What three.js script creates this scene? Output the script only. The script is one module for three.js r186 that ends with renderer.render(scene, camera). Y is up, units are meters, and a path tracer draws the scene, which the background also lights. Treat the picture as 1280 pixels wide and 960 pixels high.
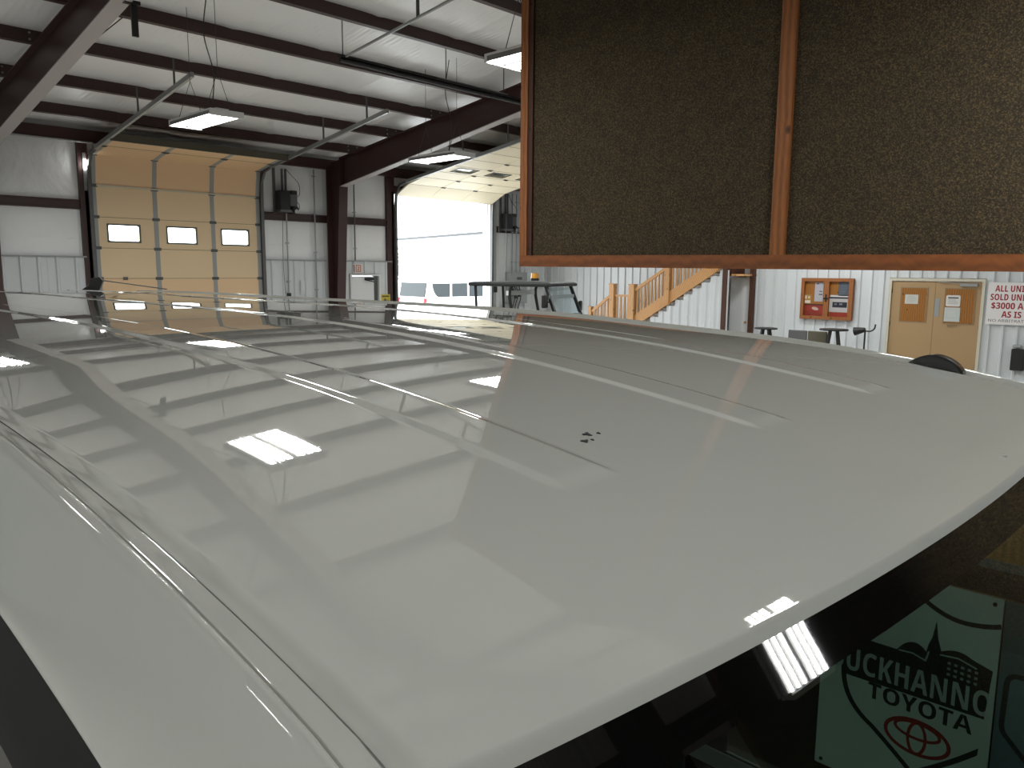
import * as THREE from 'three';
import { mergeGeometries } from 'three/addons/utils/BufferGeometryUtils.js';
import { RoundedBoxGeometry } from 'three/addons/geometries/RoundedBoxGeometry.js';
import { RectAreaLightUniformsLib } from 'three/addons/lights/RectAreaLightUniformsLib.js';
import { ImprovedNoise } from 'three/addons/math/ImprovedNoise.js';

// ------------------------------------------------------------------ camera, sky, exposure
const scene = new THREE.Scene();
const EYE = 2.3;
const camera = new THREE.PerspectiveCamera(2 * Math.atan(480 / 970.8) * 180 / Math.PI, 4 / 3, 0.02, 300);
{
  const yaw = 0.8008, pit = 0.1452, rol = 0.0073;
  const F = new THREE.Vector3(Math.sin(yaw) * Math.cos(pit), -Math.sin(pit), -Math.cos(yaw) * Math.cos(pit));
  const R = new THREE.Vector3(Math.cos(yaw), 0, Math.sin(yaw));
  const U = new THREE.Vector3().crossVectors(R, F);
  camera.position.set(0, EYE, 0);
  camera.up.copy(U).multiplyScalar(Math.cos(rol)).addScaledVector(R, -Math.sin(rol));
  camera.lookAt(camera.position.clone().add(F));
}
scene.add(camera);
scene.background = new THREE.Color(0.9, 0.96, 1.0);           // bright overcast
scene.backgroundIntensity = 2.2;
const renderer = new THREE.WebGLRenderer({ antialias: true });
renderer.toneMapping = THREE.LinearToneMapping;
renderer.toneMappingExposure = 3.5;
renderer.shadowMap.enabled = true;
RectAreaLightUniformsLib.init();
const LAMP = 38;                                              // radiance of a fluorescent tube
const LAMP_COLOR = new THREE.Color(0.97, 1.0, 0.985);

// ------------------------------------------------------------------ helpers
let seed = 7;
const rnd = () => { seed = (seed * 1664525 + 1013904223) >>> 0; return seed / 4294967296; };
const V = (x, y, z) => new THREE.Vector3(x, y, z);
function uvm(g) {                                             // uv in metres from the dominant axis of the face
  if (g.index) g = g.toNonIndexed();
  const p = g.attributes.position, n = g.attributes.normal, uv = new Float32Array(p.count * 2);
  for (let i = 0; i < p.count; i++) {
    const ax = Math.abs(n.getX(i)), ay = Math.abs(n.getY(i)), az = Math.abs(n.getZ(i));
    let u, v;
    if (ay > ax && ay > az) { u = p.getX(i); v = p.getZ(i); } else if (ax > az) { u = p.getZ(i); v = p.getY(i); } else { u = p.getX(i); v = p.getY(i); }
    uv[2 * i] = u; uv[2 * i + 1] = v;
  }
  g.setAttribute('uv', new THREE.BufferAttribute(uv, 2));
  for (const k of Object.keys(g.attributes)) if (!['position', 'normal', 'uv'].includes(k)) g.deleteAttribute(k);
  return g;
}
const B = (w, h, d, x = 0, y = 0, z = 0) => uvm(new THREE.BoxGeometry(w, h, d).translate(x, y, z));
const BX = (x0, x1, y0, y1, z0, z1) => B(x1 - x0, y1 - y0, z1 - z0, (x0 + x1) / 2, (y0 + y1) / 2, (z0 + z1) / 2);
const RB = (w, h, d, r, x = 0, y = 0, z = 0) => uvm(new RoundedBoxGeometry(w, h, d, 2, r).translate(x, y, z));
function bar(a, b, w, h = w, up = V(0, 1, 0)) {                // box between two points
  const d = b.clone().sub(a), L = d.length(), m = new THREE.Matrix4();
  const zz = d.normalize(); let u = up; if (Math.abs(zz.dot(u)) > 0.98) u = V(1, 0, 0);
  const xx = new THREE.Vector3().crossVectors(u, zz).normalize(), yy = new THREE.Vector3().crossVectors(zz, xx);
  m.makeBasis(xx, yy, zz).setPosition(a.clone().add(b).multiplyScalar(0.5));
  return uvm(new THREE.BoxGeometry(w, h, L)).applyMatrix4(m);
}
function rod(a, b, r, seg = 8, r2 = r) {
  const d = b.clone().sub(a), L = d.length();
  const g = new THREE.CylinderGeometry(r2, r, L, seg);
  g.applyQuaternion(new THREE.Quaternion().setFromUnitVectors(V(0, 1, 0), d.normalize()));
  g.translate((a.x + b.x) / 2, (a.y + b.y) / 2, (a.z + b.z) / 2);
  return uvm(g);
}
function wire(pts, r, n = 24, seg = 6) { return uvm(new THREE.TubeGeometry(new THREE.CatmullRomCurve3(pts), n, r, seg)); }
const J = (gs) => gs.length === 1 ? gs[0] : mergeGeometries(gs);
function mesh(name, g, m, parent) {
  const o = new THREE.Mesh(Array.isArray(g) ? J(g) : g, m);
  o.name = name; o.castShadow = true; o.receiveShadow = true; parent.add(o); return o;
}
const used = {};
function numbered(n) { if (!(n in used)) { used[n] = 0; return n; } used[n]++; return n + '_' + String(used[n]).padStart(3, '0'); }
function thing(name, label, category, pos = [0, 0, 0], turn = 0, group) {
  const o = new THREE.Group(); o.name = numbered(name); o.position.set(...pos); o.rotation.y = turn;
  o.userData = { label, category }; if (group) o.userData.group = group; scene.add(o); return o;
}
function meshes(name, gs, m, parent) { return gs.map((g) => mesh(name, g, m, parent)); }
function solo(name, g, m, label, category, group) {
  const o = mesh(numbered(name), g, m, scene); o.userData = { label, category }; if (group) o.userData.group = group; return o;
}
function struct(name, label) { const o = new THREE.Group(); o.name = name; o.userData = { kind: 'structure' }; if (label) o.userData.label = label; scene.add(o); return o; }

// ------------------------------------------------------------------ textures and materials
const noise = new ImprovedNoise();
function tex(w, h, fn, { srgb = true, rep = [1, 1] } = {}) {
  const d = new Uint8Array(w * h * 4);
  for (let y = 0; y < h; y++) for (let x = 0; x < w; x++) {
    const c = fn(x / w, y / h), i = (y * w + x) * 4;
    d[i] = Math.max(0, Math.min(255, c[0])); d[i + 1] = Math.max(0, Math.min(255, c[1])); d[i + 2] = Math.max(0, Math.min(255, c[2])); d[i + 3] = 255;
  }
  const t = new THREE.DataTexture(d, w, h); t.magFilter = THREE.LinearFilter; t.minFilter = THREE.LinearMipmapLinearFilter; t.generateMipmaps = true;
  t.wrapS = t.wrapT = THREE.RepeatWrapping; t.repeat.set(...rep); if (srgb) t.colorSpace = THREE.SRGBColorSpace; t.needsUpdate = true; return t;
}
const tn = (u, v, f, s = 0) => {                             // tileable-ish noise
  const a = u * Math.PI * 2, b = v * Math.PI * 2;
  return noise.noise(Math.cos(a) * f + s, Math.sin(a) * f + Math.cos(b) * f * 1.3, Math.sin(b) * f + s * 0.7);
};
function M(color, rough = 0.6, o = {}) { return new THREE.MeshStandardMaterial({ color, roughness: rough, ...o }); }
function P(color, rough = 0.6, o = {}) { return new THREE.MeshPhysicalMaterial({ color, roughness: rough, ...o }); }
const lin = (r, g, b) => new THREE.Color().setRGB(r, g, b);

// pine timber: grain along v of a texture whose u runs across (long side is v = world metres)
function pine(r, g, b, along) {
  return tex(256, 256, (u, v) => {
    if (along === 'u') { const t = u; u = v; v = t; }
    const ring = Math.sin((u * 11 + tn(u, v, 0.4, 3) * 0.7) * 6.28);
    let k = 1 + 0.10 * ring + 0.10 * tn(u * 3 % 1, v, 2.0, 9);
    for (const [kx, ky, kr] of [[0.3, 0.21, 0.03], [0.72, 0.48, 0.022], [0.5, 0.83, 0.028]]) {
      const dx = (u - kx) * 0.7, dy = (v - ky) * 1.0, e = Math.hypot(dx, dy); if (e < kr) k *= 0.35 + 0.5 * e / kr;
    }
    return [r * k, g * k, b * k];
  }, { rep: [2.0, 1.0] });
}
const mat = {};
mat.maroon = M(lin(0.055, 0.024, 0.022), 0.45);
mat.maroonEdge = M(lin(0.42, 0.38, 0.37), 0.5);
mat.white = M(lin(0.72, 0.73, 0.73), 0.45);
mat.linerWall = M(lin(0.66, 0.685, 0.70), 0.38);
mat.insul = (() => {
  const b = tex(256, 256, (u, v) => { const k = 128 + 70 * tn(u, v * 0.5, 1.2, 4) + 35 * tn(u, v, 3.1, 2) + 12 * tn(u, v, 8, 5); return [k, k, k]; }, { srgb: false, rep: [0.5, 0.35] });
  return M(lin(0.88, 0.89, 0.90), 0.42, { bumpMap: b, bumpScale: 0.03 });
})();
mat.roofLiner = (() => {
  const b = tex(512, 512, (u, v) => {
    const wr = Math.sin((u * 22 + 0.35 * tn(u, v, 0.6, 1)) * 6.28) * Math.max(0, tn(u, v, 1.1, 7) + 0.1);
    const k = 128 + 60 * tn(u, v, 0.9, 4) + 34 * wr + 10 * tn(u, v, 5, 2); return [k, k, k];
  }, { srgb: false, rep: [0.45, 0.3] });
  return M(lin(0.86, 0.85, 0.85), 0.36, { bumpMap: b, bumpScale: 0.035 });
})();
mat.concrete = M(0xffffff, 0.35, { map: tex(512, 512, (u, v) => { const k = 186 + 14 * tn(u, v, 2, 1) + 10 * tn(u, v, 6, 3) + 6 * (rnd() - 0.5); return [k, k * 0.985, k * 0.95]; }, { rep: [0.25, 0.25] }) });
mat.asphalt = M(lin(0.55, 0.55, 0.53), 0.9);
mat.galv = M(lin(0.36, 0.37, 0.37), 0.38, { metalness: 0.6 });
mat.galvDark = M(lin(0.12, 0.12, 0.12), 0.4, { metalness: 0.5 });
mat.tan = M(lin(0.80, 0.61, 0.38), 0.55);
mat.tanWarm = M(lin(0.82, 0.57, 0.34), 0.55);
mat.tanSeam = M(lin(0.30, 0.21, 0.12), 0.7);
mat.cream = M(lin(0.88, 0.77, 0.56), 0.5);
mat.black = M(lin(0.012, 0.012, 0.012), 0.5);
mat.blackGloss = P(lin(0.008, 0.008, 0.008), 0.25, { clearcoat: 1, clearcoatRoughness: 0.1 });
mat.rubber = M(lin(0.012, 0.012, 0.012), 0.95);
mat.grey = M(lin(0.33, 0.34, 0.34), 0.5);
mat.greyDark = M(lin(0.10, 0.10, 0.10), 0.55);
mat.olive = M(lin(0.075, 0.068, 0.045), 0.6);
mat.pane = P(lin(0.93, 0.98, 0.98), 0.0, { transmission: 1, thickness: 0, ior: 1.5 });
mat.carpet = M(0xffffff, 0.95, { map: tex(512, 512, (u, v) => { const s = rnd(), k = 0.55 + 0.95 * s * s + 0.08 * tn(u, v, 3, 2); return [77 * k, 64 * k, 43 * k]; }, { rep: [0.4, 0.4] }) });
mat.pineV = M(0xffffff, 0.55, { map: pine(146, 88, 42, 'v') });
mat.pineU = M(0xffffff, 0.55, { map: pine(132, 76, 36, 'u') });
mat.pineDark = M(0xffffff, 0.6, { map: pine(70, 36, 16, 'v') });
mat.stairWood = M(0xffffff, 0.5, { map: pine(196, 146, 92, 'v') });
mat.oakDoor = M(lin(0.42, 0.275, 0.135), 0.5);
mat.oakPanel = M(0xffffff, 0.5, { map: pine(150, 96, 32, 'v') });
mat.frameCream = M(lin(0.62, 0.57, 0.46), 0.5);
mat.ply = M(0xffffff, 0.6, { map: pine(150, 102, 46, 'v') });
mat.wireDark = M(lin(0.05, 0.05, 0.05), 0.6);
mat.tube = M(0xffffff, 0.4, { emissive: lin(1.0, 1.0, 0.95), emissiveIntensity: 2.5 });
mat.reflector = M(lin(0.2, 0.2, 0.2), 0.5);

// ------------------------------------------------------------------ building shell
const WN = -16.82, WE = 18.99, WW = -14, WS = 9.5, RIDGE_Z = -3.7, SL = 0.132, EAVE = 4.87;
const roofY = (z) => EAVE + SL * (z < RIDGE_Z ? z - WN : (RIDGE_Z - WN) - (z - RIDGE_Z));    // underside of the purlins

{
  const fl = struct('floor');
  mesh('slab', BX(WW, WE, -0.25, 0, WN - 0.05, WS), mat.concrete, fl);
}
// corrugated wall sheet: width along local x, height along y, ribs towards +z
function ribSheet(w, h, nr, rib = 0.036, flat = 0.012) {
  const s = new THREE.Shape(), p = w / nr; s.moveTo(0, 0);
  for (let i = 0; i < nr; i++) {
    const c = (i + 0.5) * p;
    s.lineTo(c - 0.036, flat * 0); s.lineTo(c - 0.016, -rib); s.lineTo(c + 0.016, -rib); s.lineTo(c + 0.036, 0);
  }
  s.lineTo(w, 0); s.lineTo(w, flat); s.lineTo(0, flat); s.closePath();
  const g = new THREE.ExtrudeGeometry(s, { depth: h, bevelEnabled: false });
  g.rotateX(-Math.PI / 2);            // extrusion becomes +y; shape y -> -z
  return uvm(g);
}
// after rotateX(-90): (x, y, z) -> (x, z, -y): ribs (negative y) point to +z
const sheetCache = {};
function sheet(w, h, nr) { const k = [w, h, nr].map((v) => v.toFixed(3)).join(); return sheetCache[k] ||= ribSheet(w, h, nr); }
const PITCH = 0.295;
function sheetRun(parent, x0, x1, y0, y1, z) {               // along +x on the garage wall
  let x = x0;
  while (x < x1 - 0.02) {
    let n = Math.min(3, Math.max(1, Math.round((x1 - x) / PITCH))); let w = n * PITCH;
    if (x + w > x1 - 0.12) w = x1 - x;
    const o = mesh('liner_panel', sheet(w - 0.002, y1 - y0, n), mat.linerWall, parent); o.position.set(x, y0, z); x += w;
  }
}
// ---- garage wall (north), with two overhead door openings and a personnel door
const D1 = [5.43, 8.99], D2 = [12.86, 16.36], DH = 4.28, MD = [11.46, 12.30];
const north = struct('wall_north', 'garage wall with white insulation above ribbed liner panels');
{
  const z0 = WN - 0.3, z1 = WN - 0.1, top = 5.05;
  mesh('core', [
    BX(WW - 0.2, D1[0], 0, top, z0, z1), BX(D1[0], D1[1], DH, top, z0, z1), BX(D1[1], MD[0], 0, top, z0, z1), BX(MD[0], MD[1], 2.13, top, z0, z1),
    BX(MD[1], D2[0], 0, top, z0, z1), BX(D2[0], D2[1], DH, top, z0, z1), BX(D2[1], WE + 0.2, 0, top, z0, z1)], mat.white, north);
  // insulation blankets between the girts, each batt its own sheet
  const batts = [];
  const run = (x0, x1, y0, y1) => {
    const n = Math.max(1, Math.round((x1 - x0) / 1.3));
    for (let i = 0; i < n; i++) {
      const a = x0 + (x1 - x0) * i / n, b = x0 + (x1 - x0) * (i + 1) / n, nx = 8, ny = 6;
      const g = new THREE.PlaneGeometry(b - a - 0.004, y1 - y0, nx, ny), p = g.attributes.position;
      for (let k = 0; k < p.count; k++) {
        const u = p.getX(k) / (b - a) + 0.5, v = p.getY(k) / (y1 - y0) + 0.5;
        p.setZ(k, 0.035 * Math.sqrt(Math.max(0, Math.sin(Math.PI * u) * Math.sin(Math.PI * v))) * (0.7 + 0.3 * noise.noise(a * 3, v * 3, u * 3)));
      }
      g.computeVertexNormals(); const o = uvm(g.translate((a + b) / 2, (y0 + y1) / 2, WN - 0.085));
      mesh('insulation_panel', o, mat.insul, north);
    }
  };
  for (const [x0, x1] of [[WW, 3.45], [3.85, 5.24], [9.12, 10.72], [11.14, 12.6]]) { run(x0, x1, 2.5, 3.42); run(x0, x1, 3.6, 4.72); }
  run(5.43, 8.99, 4.3, 4.72);
  // liner panels below 2.5 m
  sheetRun(north, WW, 5.26, 0, 2.5, WN - 0.03); sheetRun(north, 9.12, 10.72, 0, 2.5, WN - 0.03);
  sheetRun(north, 11.12, MD[0] - 0.06, 0, 2.5, WN - 0.03); sheetRun(north, MD[0] - 0.06, MD[1] + 0.06, 2.19, 2.5, WN - 0.03); sheetRun(north, MD[1] + 0.06, 12.76, 0, 2.5, WN - 0.03);
  sheetRun(north, 16.62, WE, 0, 4.85, WN - 0.06);
  for (const [x0, x1] of [[WW, 5.28], [9.1, 10.72], [11.12, 12.78]]) mesh('cap_trim', BX(x0, x1, 2.49, 2.52, WN - 0.06, WN + 0.01), mat.grey, north);
  // girts
  const girt = (x0, x1) => mesh('girt', [BX(x0, x1, 3.42, 3.60, WN - 0.05, WN - 0.035), BX(x0, x1, 3.585, 3.60, WN - 0.09, WN + 0.03), BX(x0, x1, 3.42, 3.435, WN - 0.09, WN + 0.03)], mat.maroon, north);
  girt(WW, 5.26); girt(9.1, 10.8); girt(11.05, 12.62); girt(16.6, WE);
  for (let x = WW; x < WE; x += 7.3) mesh('eave_strut', BX(x, Math.min(WE, x + 7.28), 4.70, 4.93, WN - 0.09, WN + 0.06), mat.maroon, north);
  // door jambs
  for (const [x0, x1] of [[5.24, 5.42], [9.0, 9.11], [12.6, 12.84]]) mesh('door_jamb', BX(x0, x1, 0, 4.75, WN - 0.1, WN + 0.0), mat.maroon, north);
  mesh('door_header', BX(D1[0], D1[1], DH, DH + 0.2, WN - 0.1, WN), mat.maroon, north);
  mesh('door_header', BX(D2[0], D2[1], DH, DH + 0.2, WN - 0.1, WN), mat.maroon, north);
  // white trim round the open doorway's right side
  mesh('jamb_trim', [BX(16.36, 16.5, 0, DH, WN - 0.12, WN + 0.02)], mat.frameCream, north);
  mesh('jamb_trim', [BX(16.5, 16.62, 0, 4.7, WN - 0.1, WN + 0.01)], mat.grey, north);
}
// ---- end wall (east): ribbed white liner to the roof, double door
const DD = [-6.27, -4.44];
const east = struct('wall_east', 'ribbed white metal end wall');
{
  const x0 = WE + 0.06, x1 = WE + 0.26, top = 6.9;
  mesh('core', [BX(x0, x1, 0, top, WN - 0.3, DD[0]), BX(x0, x1, 2.13, top, DD[0], DD[1]), BX(x0, x1, 0, top, DD[1], WS + 0.2), BX(x1 - 0.02, x1 + 0.02, 0, 2.13, DD[0], DD[1])], mat.white, east);
  const PE = 0.262;
  const put = (za, zb, y0, y1) => {
    let z = za;
    while (z < zb - 0.02) {
      let n = Math.min(3, Math.max(1, Math.round((zb - z) / PE))); let w = n * PE; if (z + w > zb - 0.12) w = zb - z;
      const o = mesh('liner_panel', sheet(w - 0.002, y1 - y0, n), mat.linerWall, east); o.rotation.y = -Math.PI / 2; o.position.set(WE + 0.03, y0, z); z += w;
    }
  };
  put(WN, DD[0] - 0.06, 0, 5.6); put(DD[0] - 0.06, DD[1] + 0.06, 2.2, 5.6); put(DD[1] + 0.06, WS, 0, 5.6);
}
{
  const s = struct('wall_south'); mesh('core', BX(WW - 0.2, WE + 0.26, 0, 5.4, WS, WS + 0.2), mat.linerWall, s);
  const w = struct('wall_west'); mesh('core', BX(WW - 0.2, WW, 0, 6.9, WN - 0.3, WS + 0.2), mat.linerWall, w);
}
// ---- roof: insulation liner sheets that sag between the purlins, purlins below
const ceiling = struct('ceiling', 'sagging white vinyl roof insulation over dark red purlins');
const purlZ = []; for (let z = -15.9; z < RIDGE_Z - 0.5; z += 1.51) purlZ.push(z);
{
  const W = 1.52, dep = 0.21;
  const mk = (xa, xb, za, zb, name) => {
    const nx = 12, nz = Math.round(Math.abs(zb - za) / 0.15), pos = [], idx = [];
    for (let j = 0; j <= nz; j++) for (let i = 0; i <= nx; i++) {
      const x = xa + (xb - xa) * i / nx, z = za + (zb - za) * j / nz;
      const f = ((z + 15.9) / 1.51) % 1, sagz = Math.sin(Math.PI * ((f + 1) % 1));
      const u = i / nx, seam = 0.02 * Math.pow(Math.abs(2 * u - 1), 8);
      const wr = 0.008 * noise.noise(x * 9, z * 0.8, 3) * sagz;
      pos.push(x, roofY(z) + dep - 0.05 * sagz * (0.8 + 0.4 * noise.noise(x * 0.7, z * 0.7, 1)) - seam * 0.8 + wr, z);
    }
    for (let j = 0; j < nz; j++) for (let i = 0; i < nx; i++) { const a = j * (nx + 1) + i, b = a + nx + 1; idx.push(a, b, a + 1, a + 1, b, b + 1); }
    const g = new THREE.BufferGeometry(); g.setAttribute('position', new THREE.Float32BufferAttribute(pos, 3)); g.setIndex(idx); g.computeVertexNormals();
    mesh(name, uvm(g), mat.roofLiner, ceiling);
  };
  for (let x = WW; x < WE - 0.1; x += W) mk(x, Math.min(x + W, WE + 0.05), WN - 0.1, RIDGE_Z, 'insulation_panel');
  // the far slope behind the camera
  for (let x = WW; x < WE - 0.1; x += 3.3) mesh('insulation_panel', bar(V(x + 1.65, roofY(RIDGE_Z) + dep, RIDGE_Z), V(x + 1.65, roofY(WS) + dep, WS + 0.1), 3.29, 0.01), mat.roofLiner, ceiling);
  // weather deck
  for (const [za, zb] of [[WN - 0.4, RIDGE_Z], [RIDGE_Z, WS + 0.3]]) mesh('roof_deck', bar(V((WW + WE) / 2, roofY(za) + dep + 0.17, za), V((WW + WE) / 2, roofY(zb) + dep + 0.17, zb), WE - WW + 1.0, 0.1), mat.white, ceiling);
  const ang = Math.atan(SL);
  const purlin = (z, dir) => {
    for (const [xa, xb] of [[WW, 3.65], [3.65, 10.93], [10.93, WE]]) {
      const L = xb - xa, g = J([B(L, 0.205, 0.012), B(L, 0.012, 0.075, 0, -0.1, 0.032), B(L, 0.012, 0.075, 0, 0.1, -0.032)]);
      g.rotateX(-ang * dir); const o = mesh('purlin', g, mat.maroon, ceiling); o.position.set((xa + xb) / 2, roofY(z) + 0.105, z);
    }
  };
  for (const z of purlZ) purlin(z, 1);
  for (let z = RIDGE_Z + 0.6; z < WS - 0.5; z += 1.51) purlin(z, -1);
}
// ---- rigid steel frames (column, tapered rafter)
function steelFrame(X, label) {
  const t = thing('steel_frame', label, 'steel frame', [X, 0, 0], 0, 'dark red rigid roof frames');
  const zi = -16.3, kneeY = 4.27, zr = RIDGE_Z;                  // inner flange at knee
  const botY = (z) => kneeY + 0.16 * (z - zi), topY = (z) => roofY(z) - 0.005;
  const web = (pts) => { const s = new THREE.Shape(); pts.forEach(([z, y], i) => i ? s.lineTo(-z, y) : s.moveTo(-z, y)); const g = new THREE.ExtrudeGeometry(s, { depth: 0.012, bevelEnabled: false }); g.rotateY(Math.PI / 2); g.translate(-0.006, 0, 0); return uvm(g); };
  // shape (x=-z, y) extruded along +z, rotateY(90): (x,y,z)->(z,y,-x): gives z = -(-z) = z
  const colIn = (y) => -16.62 + (zi + 16.62) * (y / kneeY);
  const col = mesh('column', [web([[WN, 0], [colIn(0), 0], [zi, kneeY], [zi, topY(zi)], [WN, topY(WN)]]),
    bar(V(0, 0, colIn(0)), V(0, kneeY, zi), 0.24, 0.015, V(0, 0, 1)), bar(V(0, 0, WN + 0.01), V(0, 4.85, WN + 0.01), 0.3, 0.015, V(0, 0, 1))], mat.maroon, t);
  mesh('base_plate', BX(-0.17, 0.17, 0, 0.02, WN, colIn(0) + 0.08), mat.maroon, col);
  const raf = mesh('rafter', [web([[zi, botY(zi)], [zr, botY(zr) - 0.0], [zr, topY(zr)], [zi, topY(zi)]]), bar(V(0, topY(zi), zi), V(0, topY(zr), zr), 0.2, 0.014)], mat.maroon, t);
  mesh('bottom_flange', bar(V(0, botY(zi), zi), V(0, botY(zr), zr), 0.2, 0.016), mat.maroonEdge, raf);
  mesh('knee_plate', bar(V(0, botY(zi), zi + 0.008), V(0, topY(zi), zi + 0.008), 0.22, 0.02, V(0, 0, 1)), mat.maroon, raf);
  mesh('rafter', [web([[zr, botY(zr)], [WS, roofY(WS) - 0.7], [WS, topY(WS)], [zr, topY(zr)]]), bar(V(0, botY(zr), zr), V(0, roofY(WS) - 0.7, WS), 0.2, 0.016)], mat.maroon, t);
  for (const z of purlZ) {
    if (z > -6) continue;
    if (Math.round(z / 1.51) % 2 === 0) mesh('flange_brace', bar(V(0.05, botY(z + 0.05), z), V(0.62, roofY(z) + 0.03, z), 0.045, 0.012), mat.maroon, t);
    for (const s of [-1, 1]) meshes('bolt', [rod(V(s * 0.12, roofY(z) + 0.07, z + 0.005), V(s * 0.12, roofY(z) + 0.07, z + 0.025), 0.016), rod(V(s * 0.12, roofY(z) + 0.16, z + 0.005), V(s * 0.12, roofY(z) + 0.16, z + 0.025), 0.016)], mat.galv, t);
  }
  return t;
}
steelFrame(3.62, 'dark red tapered steel frame crossing the upper left corner of the picture');
steelFrame(10.93, 'dark red steel frame whose column stands between the closed and the open overhead door');
{ const t = scene.children.at(-2); mesh('hanger_bracket', [BX(0.1, 0.17, 4.95, 5.34, -9.78, -9.75), BX(0.02, 0.2, 5.3, 5.34, -9.8, -9.73)], mat.black, t); }

// ------------------------------------------------------------------ overhead doors
const SEC = 0.605, TRACK = 0.145;
function doorSection(parent, w, h, m, frontDir, windows, colW) {
  // local frame: x across (0..w), y up (0..h), inner face at z=+0.02
  let body;
  if (windows) {
    const s = new THREE.Shape(); s.moveTo(0, 0.004); s.lineTo(w, 0.004); s.lineTo(w, h - 0.004); s.lineTo(0, h - 0.004); s.closePath();
    for (const [a, b, c, d] of windows) { const r = 0.04, q = new THREE.Path(); q.moveTo(a + r, c); q.lineTo(b - r, c); q.quadraticCurveTo(b, c, b, c + r); q.lineTo(b, d - r); q.quadraticCurveTo(b, d, b - r, d); q.lineTo(a + r, d); q.quadraticCurveTo(a, d, a, d - r); q.lineTo(a, c + r); q.quadraticCurveTo(a, c, a + r, c); s.holes.push(q); }
    body = uvm(new THREE.ExtrudeGeometry(s, { depth: 0.04, bevelEnabled: false, curveSegments: 4 }).translate(0, 0, -0.02));
  } else body = BX(0, w, 0.004, h - 0.004, -0.02, 0.02);
  const o = mesh('door_section', body, m, parent);
  mesh('section_seam', BX(0.01, w - 0.01, -0.004, 0.006, 0.0, 0.024), mat.tanSeam, o);
  for (const c of colW) {
    mesh('stile', BX(c - 0.045, c + 0.045, 0.008, h - 0.008, 0.018, 0.026), mat.grey, o);
    mesh('hinge', [BX(c - 0.075, c + 0.075, h - 0.03, h + 0.03, 0.026, 0.034), rod(V(c - 0.05, h, 0.04), V(c + 0.05, h, 0.04), 0.012, 6)], mat.galvDark, o);
  }
  if (windows) for (const [a, b, c, d] of windows) {
    mesh('window_frame', [BX(a - 0.03, b + 0.03, c - 0.03, c + 0.002, 0.018, 0.03), BX(a - 0.03, b + 0.03, d - 0.002, d + 0.03, 0.018, 0.03), BX(a - 0.03, a + 0.002, c, d, 0.018, 0.03), BX(b - 0.002, b + 0.03, c, d, 0.018, 0.03)], mat.greyDark, o);
    mesh('pane', BX(a, b, c, d, -0.002, 0.002), mat.pane, o);
  }
  return o;
}
function doorTracks(parent, w, trackEnd, olive) {
  for (const s of [0, w]) {
    const sg = s ? 1 : -1, xx = s + sg * 0.03, z0 = 0.10;
    const pts = [V(xx, 0.02, z0 - 0.04), V(xx, 3.9, z0 - 0.02), V(xx, 4.25, z0), V(xx, 4.48, z0 + 0.16), V(xx, 4.55, z0 + 0.42)];
    mesh('track', [bar(pts[0], pts[1], 0.05, 0.07), bar(pts[1], pts[2], 0.05, 0.07), bar(pts[2], pts[3], 0.05, 0.07), bar(pts[3], pts[4], 0.05, 0.07)], mat.galvDark, parent);
    mesh('horizontal_track', bar(pts[4], V(xx, 4.55 + TRACK * (trackEnd - 0.42), z0 + trackEnd), 0.05, 0.075), mat.galv, parent);
    for (const q of [2.6, 4.1]) if (q < trackEnd) { const zz = z0 + q, y = 4.55 + TRACK * (q - 0.42); mesh('track_hanger', bar(V(xx, y, zz), V(xx, roofY(WN + zz) + 0.1, zz), 0.035, 0.02), mat.greyDark, parent); }
    mesh('track_angle', BX(xx + sg * 0.02, xx + sg * 0.07, 0.02, 4.3, 0.0, 0.012), mat.galv, parent);
  }
}
{
  const w = D1[1] - D1[0], d = struct('door_1', 'closed tan sectional overhead door with three bright window panes'); d.position.set(D1[0], 0, WN);
  const cols = [0.05, 1.22, 2.44, w - 0.05];
  const win = [[0.28, 0.87, 0.145, 0.455], [1.45, 2.05, 0.145, 0.455], [2.64, 3.25, 0.145, 0.455]];
  doorSection(d, w, 0.265, mat.tanWarm, 1, null, cols).position.set(0, 0, 0);
  [0.265, 0.87, 1.475, 2.08, 2.685, 3.29].forEach((y, i) => doorSection(d, w, SEC, i < 3 ? mat.tanWarm : mat.tan, 1, i === 4 ? win.map(([a, b, c, e]) => [a, b, c, e]) : null, cols).position.set(0, y, 0));
  let y = 3.895, z = 0;
  for (const [ang, len] of [[0.16, SEC], [Math.PI / 2 - 0.18, SEC], [Math.PI / 2 - 0.145, SEC]]) {
    const o = doorSection(d, w, len, mat.tanWarm, 1, null, cols); o.position.set(0, y, z); o.rotation.x = ang; y += len * Math.cos(ang); z += len * Math.sin(ang);
  }
  mesh('top_strut', [BX(-0.02, w + 0.02, y - 0.09, y + 0.03, z, z + 0.05), BX(-0.02, w + 0.02, y + 0.02, y + 0.045, z - 0.1, z + 0.06)], mat.olive, d);
  mesh('bright_strut', BX(0.1, w - 0.1, 3.885, 3.915, 0.03, 0.055), mat.frameCream, d);
  doorTracks(d, w, 4.75);
  mesh('lock_bar', BX(0.5, 0.58, 2.05, 2.11, 0.03, 0.06), mat.galvDark, d);
}
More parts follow.
